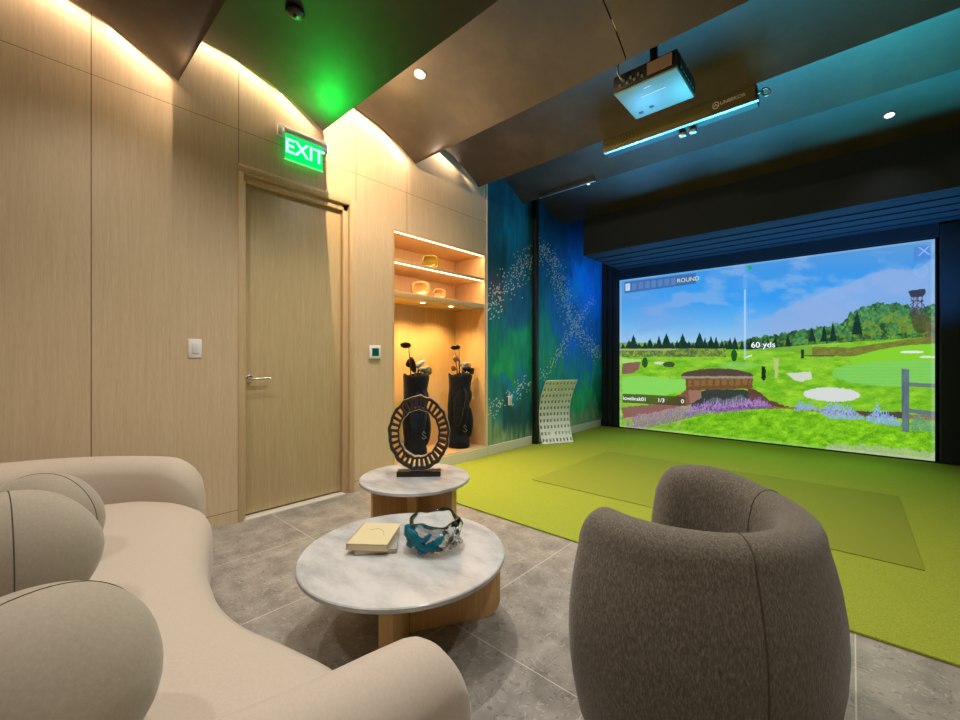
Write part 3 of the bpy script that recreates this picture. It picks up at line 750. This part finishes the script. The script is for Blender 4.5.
# ------------------------------------------------------------------ wall fittings
e = empty('exit_sign', (XW, 1.48, 0)); tag(e, 'green lit exit sign on a white bracket above the door', 'exit sign')
bm = bmesh.new(); bx(bm, .0, .034, -.195, .195, 2.775, 2.855, .004); bx(bm, .03, .07, -.165, .165, 2.79, 2.825, .004)
finish(bm, 'bracket', 'white', e, angle=40)
gp, nt, b = new_mat('exit_green'); b.inputs['Base Color'].default_value = (*lin((10, 150, 70)), 1)
b.inputs['Emission Color'].default_value = (*lin((0, 225, 105)), 1); b.inputs['Emission Strength'].default_value = .85; b.inputs['Roughness'].default_value = .7; b.inputs['Specular IOR Level'].default_value = .1
box('lit_panel', .048, .056, -.155, .135, 2.605, 2.79, gp, e, .002)
text('lettering', 'EXIT', .150, (.057, -.005, 2.70), ONWALL, emit('exit_letters', (170, 255, 225), 1.3), e, ext=.001)
bm = bmesh.new(); bx(bm, .046, .058, -.16, .14, 2.598, 2.606, .001); finish(bm, 'edge_strip', emit('exit_edge', (120, 240, 120), .9), e)
spot('exit_sign_glow', (XW+.16, 1.42, 2.76), (XW+.46, 1.36, 3.1), 17, (0.0, 1, .06), 165, .8, .06)

s = empty('light_switch', (XW, .775, 1.195)); tag(s, 'white rocker light switch on the oak wall left of the door', 'light switch')
box('switch_plate', .0, .006, -.037, .037, -.06, .06, 'white', s, .002); box('rocker', .006, .011, -.016, .016, -.033, .033, plain('rocker_white', (226, 224, 220), .35), s, .002)
t = empty('thermostat', (XW, 2.125, 1.19)); tag(t, 'square white thermostat with a dark green display right of the door', 'thermostat')
box('thermostat_body', 0, .022, -.058, .058, -.058, .058, 'white', t, .006); box('display', .022, .0235, -.034, .034, -.034, .034, plain('display_green', (16, 92, 78), .2), t)
s = empty('wall_outlet', (XW, 4.09, .62)); tag(s, 'small white outlet plate low on the painted mural', 'outlet')
box('outlet_plate', .0, .006, -.037, .037, -.06, .06, 'white', s, .002); box('socket', .006, .009, -.018, .018, -.04, .04, plain('socket_white', (210, 208, 204), .4), s, .001)
# black post beside the mural
tag(box('net_post', XW+.013, XW+.075, 4.56, 4.62, .013, 3.30, 'black', bevel=.004), 'tall slim black post standing against the mural wall', 'post')

# white perforated curved target
def chip():
    bm = bmesh.new(); ny, nz = 9, 10; L = .47; H = .84; sub = [0, .26, .74, 1]
    ys = sorted({(i+s)/ny for i in range(ny) for s in sub}); zs = sorted({(i+s)/nz for i in range(nz) for s in sub})
    ys = [round(v, 5) for v in ys]; zs = [round(v, 5) for v in zs]
    ys = sorted(set(ys)); zs = sorted(set(zs))
    def prof(t): return .02+.15*(2*abs(t-.42))**2.0*(1 if t > .42 else .9)
    V = [[bm.verts.new((prof(z), (y-.5)*L, z*H)) for y in ys] for z in zs]
    for j in range(len(zs)-1):
        for i in range(len(ys)-1):
            if i % 3 == 1 and j % 3 == 1 and not (2 < i//3 < 4 and j//3 == 1): continue
            bm.faces.new((V[j][i], V[j][i+1], V[j+1][i+1], V[j+1][i]))
    o = finish(bm, 'chipping_target', plain('target_white', (240, 243, 246), .4))
    so = o.modifiers.new('s', 'SOLIDIFY'); so.thickness = .008; so.offset = 0
    return o
o = chip(); o.location = (XW+.15, 4.86, .016); o.rotation_euler = (0, 0, R(-28))
tag(o, 'curved white perforated panel with rows of holes leaning by the mural', 'target panel')

# ------------------------------------------------------------------ ceiling fittings
trimm = plain('lamp_trim', (230, 225, 215), .5)
lens = emit('lamp_glow', (255, 248, 230), 2.2)
def downlight(x, y, label, lit=True, r=.042, group='small round recessed ceiling lights'):
    k = panel_at(y); z = zcurve(k, y); sl = (zcurve(k, y+.02)-zcurve(k, y-.02))/.04
    e = empty('recessed_downlight', (x, y, z-.004)); e.rotation_euler = (math.atan(sl), 0, 0)
    tag(e, label, 'ceiling light', group)
    bm = bmesh.new(); lathe(bm, [(r*.8, .003), (r, .003), (r, -.003), (r*.85, -.006), (r*.8, -.003)], 24, cap=False); finish(bm, 'trim_ring', trimm if lit else 'black', e, True)
    bm = bmesh.new(); lathe(bm, [(.001, .002), (r*.82, .002), (r*.8, -.004), (r*.4, -.006), (.001, -.006)], 24); finish(bm, 'lens', lens if lit else 'black', e, True)
downlight(-2.36, 1.98, 'glowing round downlight in the brown ceiling panel right of the exit sign')
downlight(-2.26, 2.83, 'small dim downlight near the edge of the ceiling panel before the blue ones', True, .03)
downlight(.24, 5.0, 'oval looking pale downlight in the blue ceiling panel at far right', True, .038)
downlight(-2.41, 4.69, 'tiny downlight in the last ceiling panel near the mural', True, .02)
e = empty('ceiling_sensor', (-2.40, 1.08, zcurve(3, 1.08)-.002)); tag(e, 'dark round ceiling sensor in the panel above the exit sign', 'sensor')
bm = bmesh.new(); lathe(bm, [(.001, 0), (.052, 0), (.05, -.018), (.03, -.03), (.001, -.032)], 24); finish(bm, 'sensor_body', plain('sensor_brown', (34, 22, 18), .35), e, True)
bm = bmesh.new(); lathe(bm, [(.001, -.03), (.012, -.03), (.010, -.042), (.001, -.044)], 14); finish(bm, 'sensor_tip', plain('sensor_tip', (90, 70, 60), .3), e, True)
bm = bmesh.new(); bx(bm, 0, .72, -.008, .008, -.012, 0, .002)
for x in (0, .72): lathe(bm, [(.001, -.016), (.014, -.014), (.014, .0), (.001, .0)], 12, (x, 0, 0))
o = finish(bm, 'ceiling_track', 'silver', angle=40); o.location = (-2.87, 4.33, 3.131)
tag(o, 'thin white metal rail under the panel edge beside the black post', 'rail')

# projector
p = empty('projector', (-.983, 2.846, 2.88), R(0)); p.scale = (1.15,)*3; tag(p, 'pale ceiling projector with black sides hanging from the brown panel', 'projector')
M['proj_white'] = plain('projector_white', (104, 128, 112), .4)
bm = bmesh.new(); bx(bm, -.172, .172, -.165, .165, 0, .012, .006, 3); o = finish(bm, 'bottom_cover', 'proj_white', p, angle=40); 
box('housing', -.174, .174, -.167, .167, .0125, .10, 'black', p, .004)
bm = bmesh.new(); bx(bm, .02, .15, -.172, -.167, .025, .09, .001); finish(bm, 'connector_panel', plain('label_brown', (120, 96, 80), .4), p)
bm = bmesh.new()
for i in range(7): bx(bm, -.14+i*.021, -.127+i*.021, -.173, -.167, .03+.02*(i % 2), .044+.02*(i % 2), .001)
finish(bm, 'ports', 'silver', p)
bm = bmesh.new()
for i in range(6): bx(bm, .174, .178, -.12+i*.045, -.095+i*.045, .03, .085)
finish(bm, 'side_vent', plain('vent_grey', (70, 74, 74), .5), p)
box('foot_hole', -.13, -.105, .10, .12, -.002, 0, 'black', p); box('foot_hole', -.06, -.035, .08, .10, -.002, 0, 'black', p)
bm = bmesh.new(); bx(bm, -.06, .08, -.045, -.040, -.0012, 0); bx(bm, -.02, .02, -.115, -.110, -.0012, 0); finish(bm, 'printed_line', 'white', p)
bm = bmesh.new(); bx(bm, -.05, .05, -.07, .05, .10, .13, .004); tube(bm, [(0, 0, .12), (0, -.02, .33)], .022, 14); bx(bm, -.06, .06, -.08, .04, .315, .335, .004)
finish(bm, 'ceiling_mount', 'black', p, angle=40)
bm = bmesh.new(); tube(bm, catmull([(-.12, -.17, .06), (-.13, -.21, .10), (-.11, -.20, .20), (-.06, -.12, .27), (-.03, -.05, .31)], 5), .006, 6)
finish(bm, 'power_cable', plain('cable_grey', (120, 120, 110), .5), p, True)
bm = bmesh.new(); tube(bm, catmull([(-1.048, 2.33, 3.115), (-1.045, 2.38, 3.09), (-1.035, 2.44, 3.055)], 3), .004, 6)
tag(finish(bm, 'cable', 'white', None, True), 'short white cable running along the seam above the projector', 'cable')

# launch monitor
l = empty('launch_monitor', (-1.07, 3.475, 2.945)); l.scale = (1.1,)*3; tag(l, 'long black overhead sensor bar with gold stripes under the ceiling', 'sensor bar')
M['monitor_face'] = plain('monitor_olive', (112, 106, 62), .3, .3)
bm = bmesh.new(); bx(bm, -.52, .52, -.01, .10, .0, .105, .006, 3); finish(bm, 'bar_body', 'black', l, angle=40)
bm = bmesh.new(); bx(bm, -.515, .515, -.016, -.010, .008, .10, .002); finish(bm, 'front_cover', 'monitor_face', l)
bm = bmesh.new(); bx(bm, -.51, .53, -.016, .012, -.006, .006, .002); finish(bm, 'bottom_edge', 'silver', l)
bm = bmesh.new()
for i in range(7):
    a = -.40+i*.022; pts = [(a-.09*(1-math.cos(t*PI/2)) if 0 else a+.05*math.sin(t*1.4)-.09*t*(1-i*.1), -.0175, .012+.084*(1-t)) for t in [k/8 for k in range(9)]]
    tube(bm, pts, .0014, 5)
finish(bm, 'gold_stripes', plain('gold', (190, 150, 60), .3, .8), l, True)
bm = bmesh.new()
for i in range(24):
    a0, a1 = 2*PI*i/24, 2*PI*(i+1)/24
    tube(bm, [(.29+.018*math.cos(a0), -.0175, .052+.022*math.sin(a0)), (.29+.018*math.cos(a1), -.0175, .052+.022*math.sin(a1))], .0025, 5)
tube(bm, [(.28, -.0175, .044), (.29, -.0175, .060), (.30, -.0175, .044)], .003, 5)
finish(bm, 'round_emblem', 'white', l)
text('lettering', 'UNEEKOR', .032, (.315, -.0175, .055), ONSCREEN, 'white', l, 'LEFT')
for xa, xb in ((-.53, -.40), (.34, .50)):
    x = (xa+xb)/2; bm = bmesh.new(); bx(bm, xa, xb, 0, .09, .105, .125, .003); bx(bm, x-.012, x+.012, .03, .06, .12, .30)
    finish(bm, 'mounting_bracket', 'silver', l)
bm = bmesh.new(); tube(bm, catmull([(.52, .02, .05), (.56, .02, .07), (.585, .03, .05), (.57, .04, .03), (.545, .04, .05), (.55, .05, .09)], 5), .006, 6); finish(bm, 'cable', 'silver', l, True)
bm = bmesh.new(); 
for x in (.03, .10): bx(bm, x, x+.05, .06, .10, -.035, -.005, .008)
finish(bm, 'sensor_eye', 'silver', l, angle=50)

# ------------------------------------------------------------------ sofa
def sofa():
    s = empty('curved_sofa', (-1.7, .1, 0)); tag(s, 'curved beige velvet sofa with low rounded arms in the foreground', 'sofa')
    off = Vector((-1.7, .1, 0))
    fx = [-2.78, -2.66, -2.50, -2.36, -2.2, -2.0, -1.85, -1.69, -1.50, -1.37, -1.25, -1.10, -.917, -.72, -.62]
    fy = [.30, .52, .615, .635, .61, .545, .50, .462, .436, .434, .452, .495, .535, .53, .40]
    # seat: cross-sections across the length
    bm = bmesh.new(); rings = []
    xs = np.interp(np.linspace(0, 1, 60), np.linspace(0, 1, 15), fx); 
    P = catmull([(a, b, 0) for a, b in zip(fx, fy)], 5)
    for i, p in enumerate(P):
        yb = -.30; yf = p.y; e = min(1, min(i, len(P)-1-i)/6.0); sh = math.sqrt(max(0.02, 1-(1-e)**2)); 
        ring = []; zc, hh = .245, .175*(.5+.5*sh); yc, hw = (yf+yb)/2, (yf-yb)/2
        for k in range(40):
            a = 2*PI*k/40; c, s_ = math.cos(a), math.sin(a); n_ = 4.6
            pw = (abs(c)**n_+abs(s_)**n_)**(-1/n_)
            y = yc+hw*pw*c; z = zc+hh*pw*s_
            if s_ > 0: z += .012*math.cos(max(-1, min(1, (y-yc)/hw))*PI/2)
            if s_ < 0: z = max(.05, z)
            ring.append(Vector((p.x, y, z))-off)
        rings.append(ring)
    loft(bm, rings); finish(bm, 'seat', 'velvet', s, True)
    # back and arms: one upholstered roll
    path = [(-.603, .60, .578), (-.606, .46, .595), (-.635, .25, .602), (-.69, .04, .615), (-.79, -.16, .65), (-1.0, -.33, .68), (-1.35, -.40, .70), (-1.9, -.42, .71), (-2.35, -.38, .70),
            (-2.68, -.22, .68), (-2.84, .02, .655), (-2.86, .26, .63), (-2.76, .48, .61), (-2.58, .66, .59)]
    C_ = catmull(path, 7); bm = bmesh.new(); rings = []; L = len(C_)
    for i, p in enumerate(C_):
        t = (C_[min(i+1, L-1)]-C_[max(i-1, 0)]); t.z = 0; t.normalize(); nrm = Vector((-t.y, t.x, 0))
        e = min(i, L-1-i)/5.0; e = min(1, e); sh = math.sqrt(max(.0, 1-(1-e)**2)); sh = max(sh, .12)
        top = p.z; z0 = .05; w_ = (.088+.017*min(1, i/20))*(.30+.70*sh)
        top = .30+(top-.30)*(.35+.65*sh); zc = (z0+top)/2; hh = (top-z0)/2
        ring = []
        for k in range(40):
            a = 2*PI*k/40; c, s_ = math.cos(a), math.sin(a)
            rr = w_; ht = hh
            # stadium-like: straight sides, round top
            n_ = 2.2 if s_ > 0 else 5
            z = zc+(ht-rr)*(1 if s_ > 0 else -1)*(abs(s_)**.25 if abs(s_) < .3 else 1)*min(1, abs(s_)/.12)+rr*(abs(s_)**1.0)*(1 if s_ > 0 else -1)
            xx = w_*c*(1 if s_ > 0 else (abs(c)**(-.0)))
            ring.append(Vector((p.x, p.y, 0))+nrm*xx+Vector((0, 0, z))-off)
        rings.append(ring)
    loft(bm, rings); finish(bm, 'backrest', 'velvet', s, True)
    box('plinth', -2.6+1.7, -.65+1.7, -.30-.1, .36-.1, .002, .07, 'black', s)
    return s
sofa()
def cushion(loc, rz, label, sx=.165, sy=.115, sz=.175, tilt=0):
    c = empty('round_cushion', loc, rz); c.rotation_euler = (R(tilt), 0, rz); tag(c, label, 'cushion', 'round cushions on the curved sofa')
    bm = bmesh.new(); bmesh.ops.create_uvsphere(bm, u_segments=48, v_segments=32, radius=1)
    for v in bm.verts:
        x, y, z = v.co
        f = 1-.10*max(0, -z)*0
        y *= 1+.12*(1-abs(z))-.05
        v.co = Vector((math.copysign(abs(x)**.92, x)*sx*(1-.10*z), y*sy*(1+.0*z), math.copysign(abs(z)**.95, z)*sz))
        nn = noise.noise(v.co*9+Vector(loc)*3)*.004; v.co *= 1+nn*4
    finish(bm, 'cushion_body', 'cushion', c, True)
    bm = bmesh.new(); n_ = 72; pts = []
    for i in range(n_+1):
        a = 2*PI*i/n_; x = math.cos(a); z = math.sin(a)
        q = Vector((math.copysign(abs(x)**.92, x)*sx*(1-.10*z), 0, math.copysign(abs(z)**.95, z)*sz)); nn = noise.noise(q*9+Vector(loc)*3)*.004
        pts.append(q*(1+nn*4)*1.001)
    tube(bm, pts, .0012, 6, False); finish(bm, 'seam', 'seam', c, True)
cushion((-1.55, -.01, .62), R(4), 'big round taupe cushion in the middle of the sofa, with a vertical seam', .14, .165, .175)
cushion((-2.02, .06, .575), R(50), 'round taupe cushion peeking out behind the middle one, farthest on the sofa', .165, .13, .165)
cushion((-.955, .01, .592), R(112), 'nearest round taupe cushion at the bottom left corner', .175, .15, .165)

# ------------------------------------------------------------------ coffee tables
def table(x, y, z, r, label, fins, rot):
    t = empty('coffee_table', (x, y, 0)); tag(t, label, 'coffee table', 'round marble topped coffee tables')
    bm = bmesh.new(); lathe(bm, [(.001, z-.022), (r-.006, z-.022), (r, z-.017), (r, z-.004), (r-.004, z), (.001, z)], 96); finish(bm, 'tabletop', 'marble', t, angle=35)
    for a, L, th in fins:
        bm = bmesh.new(); rad = .07; pts = [(0.02, 0), (L-rad, 0)]
        for k in range(1, 9):
            q = -PI/2+PI/2*k/8; pts.append((L-rad+rad*math.cos(q), rad+rad*math.sin(q)))
        pts += [(L, z-.0225), (.02, z-.0225)]
        d = Vector((math.cos(R(a)), math.sin(R(a)), 0)); nrm = Vector((-d.y, d.x, 0))
        A = [bm.verts.new(d*p+nrm*th/2+Vector((0, 0, q+.001))) for p, q in pts]; B = [bm.verts.new(d*p-nrm*th/2+Vector((0, 0, q+.001))) for p, q in pts]
        bm.faces.new(A); bm.faces.new(B[::-1])
        for i in range(len(pts)): bm.faces.new((A[i], A[(i+1) % len(pts)], B[(i+1) % len(pts)], B[i]))
        finish(bm, 'leg', 'table_oak', t)
    return t
table(-1.385, 1.078, .335, .415, 'large low round table with pale marble top and oak fin legs', [(60, .415, .055), (175, .34, .05), (-50, .30, .05)], 0)
table(-1.95, 1.60, .425, .325, 'small taller round marble topped table holding the ring sculpture', [(15, .27, .05), (-110, .26, .05), (-46, .18, .05), (140, .25, .05)], 0)

# books
def book(loc, rz, w_, d_, h_, label, c1, parent=None):
    b = empty('book', loc, rz); tag(b, label, 'book', 'books on the large table')
    cm = plain('cover', c1, .55)
    bm = bmesh.new(); bx(bm, -w_/2, w_/2, -d_/2, d_/2, 0, .003, .001); bx(bm, -w_/2, w_/2, -d_/2, d_/2, h_-.003, h_, .001); bx(bm, -w_/2, -w_/2+.004, -d_/2, d_/2, 0, h_, .001)
    finish(bm, 'cover', cm, b)
    box('pages', -w_/2+.004, w_/2-.004, -d_/2+.004, d_/2-.004, .003, h_-.003, plain('pages', (216, 202, 170), .8), b); return b
book((-1.515, 1.038, .3355), R(50), .17, .215, .018, 'thin white book lying underneath on the large table', (150, 148, 136))
b = book((-1.518, 1.025, .3540), R(38), .17, .215, .028, 'thicker cream covered book on top of the thin one', (206, 192, 150))
bm = bmesh.new(); tube(bm, catmull([(-.03, .03, .0282), (0, .045, .0282), (.03, .02, .0282), (.045, -.02, .0282)], 5), .0012, 5); finish(bm, 'cover_drawing', plain('gold_line', (180, 150, 70), .4), b)

# glass bowl
g, nt, bb = new_mat('clear_glass'); bb.inputs['Base Color'].default_value = (.98, 1, 1, 1); bb.inputs['Roughness'].default_value = .02; bb.inputs['Transmission Weight'].default_value = 1; bb.inputs['IOR'].default_value = 1.45
gt, nt, bb = new_mat('teal_glass'); bb.inputs['Base Color'].default_value = (*lin((0, 130, 160)), 1); bb.inputs['Roughness'].default_value = .05; bb.inputs['Transmission Weight'].default_value = .55; bb.inputs['IOR'].default_value = 1.45
gw = emit('x', (0, 0, 0), 0); gw = plain('white_glass', (225, 232, 228), .08, 0, .8)
v = empty('glass_bowl', (-1.32, 1.19, .3355)); v.scale = (1, 1, .88); tag(v, 'sculpted clear glass bowl with teal blue swirls on the large table', 'bowl')
bm = bmesh.new(); rings = []
prof = [(.030, .004), (.085, .0), (.100, .02), (.108, .06), (.112, .10), (.108, .128), (.100, .134), (.094, .128), (.096, .10), (.092, .06), (.080, .03), (.03, .024)]
for r_, z in prof:
    rings.append([Vector(((r_*(1+.05*math.sin(5*a+z*40)+.035*math.sin(9*a-z*60)))*math.cos(a), (r_*(1+.05*math.sin(5*a+z*40)+.035*math.sin(9*a-z*60)))*math.sin(a), z+(.008*math.sin(4*a) if z > .1 else 0))) for a in [2*PI*i/72 for i in range(72)]])
loft(bm, rings); finish(bm, 'bowl_body', g, v, True)
def swirl(a0, z0, a1, z1, r_, mt_, nm):
    bm = bmesh.new(); pts = []
    for i in range(13):
        t_ = i/12; a = a0+(a1-a0)*t_; rad = .112+.006*math.sin(t_*9); pts.append((rad*math.cos(a), rad*math.sin(a), z0+(z1-z0)*t_+.008*math.sin(t_*7)))
    rs = [r_*(.5+.95*math.sin(PI*(.08+.84*i/12))*(1+.25*math.sin(i*2.1))) for i in range(13)]
    tube(bm, pts, rs, 12); finish(bm, nm, mt_, v, True)
A0 = math.atan2(-.675, .7455)                        # side of the bowl that faces the sofa
for a, z0, b_, z1, rr in ((-1.3, .11, -.9, .03, .016), (-1.15, .10, -.2, .035, .014), (-1.0, .035, -.15, .10, .010), (-.35, .02, .25, .095, .012), (-.9, .07, -.4, .02, .013), (-1.5, .06, -1.0, .09, .015), (.1, .03, -.3, .05, .012)):
    swirl(A0+a, z0, A0+b_, z1, rr, gt, 'teal_swirl')
for a, z0, b_, z1, rr in ((.5, .02, .9, .11, .010), (.75, .10, 1.2, .03, .010), (.3, .11, .55, .06, .009)):
    swirl(A0+a, z0, A0+b_, z1, rr, g, 'clear_swirl')

# ring sculpture
rg = empty('ring_sculpture', (-1.945, 1.625, .4255), R(45)); tag(rg, 'dark brown slatted ring sculpture on a black bar base', 'sculpture')
M['ring'] = plain('dark_bronze', (64, 50, 40), .45, .3); M['ring_edge'] = plain('silvered_edge', (196, 188, 176), .35, .7)
box('base', -.13, .13, -.038, .038, 0, .03, plain('base_black', (22, 20, 19), .3), rg, .002)
RX, RZ, ZC = .182, .222, .255
def wob(a, i=0): return 1+.012*math.sin(13*a+i)+.008*math.sin(21*a+1.3)
def ringpart(f0, f1, dep, nm, mt_, yo=0):
    bm = bmesh.new(); n_ = 140; rings = []
    for i in range(n_+1):
        a = 2*PI*i/n_; c, s_ = math.cos(a), math.sin(a); w0 = wob(a); 
        rings.append([Vector((RX*f*w0*c, yy+yo, ZC+RZ*f*w0*s_)) for f, yy in ((f0, -dep), (f1, -dep), (f1, dep), (f0, dep))])
    loft(bm, rings, False, False); bmesh.ops.remove_doubles(bm, verts=bm.verts, dist=1e-6); return finish(bm, nm, mt_, rg)
ringpart(.92, 1.0, .018, 'outer_hoop', 'ring'); ringpart(.64, .70, .018, 'inner_hoop', 'ring')
ringpart(1.0, 1.014, .019, 'outer_edge', 'ring_edge'); ringpart(.625, .64, .019, 'inner_edge', 'ring_edge')
bm = bmesh.new(); ns = 32
for i in range(ns):
    a = 2*PI*(i+.5)/ns; da = .044
    A = []
    for f in (.69, .92):
        for q in (-da*(1.15 if f < .8 else .95), da*(1.15 if f < .8 else .95)):
            for yy in (-.016, .016):
                aa = a+q+(.02 if yy > 0 else 0); A.append(bm.verts.new((RX*f*math.cos(aa), yy, ZC+RZ*f*math.sin(aa))))
    for idx in ((0, 1, 3, 2), (4, 6, 7, 5), (0, 4, 5, 1), (2, 3, 7, 6), (0, 2, 6, 4), (1, 5, 7, 3)): bm.faces.new([A[j] for j in idx])
finish(bm, 'slats', 'ring', rg)

# ------------------------------------------------------------------ armchair
def armchair():
    cx, cy = -.405, 1.425
    c = empty('barrel_armchair', (cx, cy, 0), PI+R(-3)); tag(c, 'brown boucle barrel armchair seen from behind, facing the tables', 'armchair')
    bm = bmesh.new(); rings = []; NA = 90; AM = R(128)
    back0 = PI                                       # local: faces +x, back at -x
    for i in range(NA+1):
        t = -1+2*i/NA; a = back0+t*AM
        e = (1-abs(t))/.11; e = min(1, e); sh = math.sqrt(max(0, 1-(1-e)**2)); sh = max(.02, sh)
        bumpz = .018*math.exp(-((abs(t)*128-92)/26)**2)-.006
        ztop = .688+(.036 if t > 0 else .0)*math.exp(-((abs(t)*128-92)/30)**2); ztop = .30+(ztop-.30)*(.50+.50*sh)
        th = .125*(.25+.75*sh)
        prof = []
        def outer(z): # bulging outside
            q = max(0, min(1, z/.70)); return   .290+.114*math.sin(PI*min(1, q*.74+.12))**1.0
        zs = [.045, .06, .12, .20, .28, .36, .44, .52, .58, .63]
        rmid = outer(.45)-.0625
        pts = []
        for z in zs:
            zz = .045+(z-.045)*(ztop-.075-.045)/(.63-.045); pts.append((outer(zz*.70/ztop), zz))
        ro, zo = pts[-1]; ri = ro-.125; rc = (ro+ri)/2; hr = (ro-ri)/2
        for k in range(1, 9):
            q = PI*k/9; pts.append((rc+hr*math.cos(q), zo+(ztop-zo)*math.sin(q)))
        for z in (.60, .50, .40, .30, .20, .06): 
            zz = .045+(z-.045)*(zo-.045)/(.63-.045); pts.append((ri-.004+.006*math.sin(z*9), zz))
        # shrink thickness towards the arm fronts
        ring = []
        for r_, z in pts:
            rr = (rmid)+(r_-rmid)*(.18+.82*sh) ; ring.append(Vector((rr*math.cos(a), rr*math.sin(a), z)))
        rings.append(ring)
    loft(bm, rings); o = finish(bm, 'shell_back', 'boucle', c, True)
    bm = bmesh.new(); lathe(bm, [(.001, .045), (.285, .045), (.30, .09), (.30, .24), (.285, .28), (.001, .28)], 48); finish(bm, 'seat_base', 'boucle', c, True)
    bm = bmesh.new(); lathe(bm, [(.001, .275), (.25, .275), (.285, .30), (.295, .35), (.28, .40), (.24, .425), (.12, .435), (.001, .437)], 48, (.015, 0, 0)); finish(bm, 'seat_cushion', 'boucle', c, True)
    bm = bmesh.new(); lathe(bm, [(.001, .0005), (.24, .0005), (.24, .05), (.001, .05)], 48); finish(bm, 'swivel_base', 'black', c, angle=40)
    # piped seams
    for ang in (PI+R(50), PI-R(46)):
        bm = bmesh.new(); i = int(round((((ang-back0)/AM)+1)/2*NA)); tube(bm, [p*1.0 for p in rings[i][1:-2]], .0022, 6); finish(bm, 'seam', 'seam', c, True)
armchair()
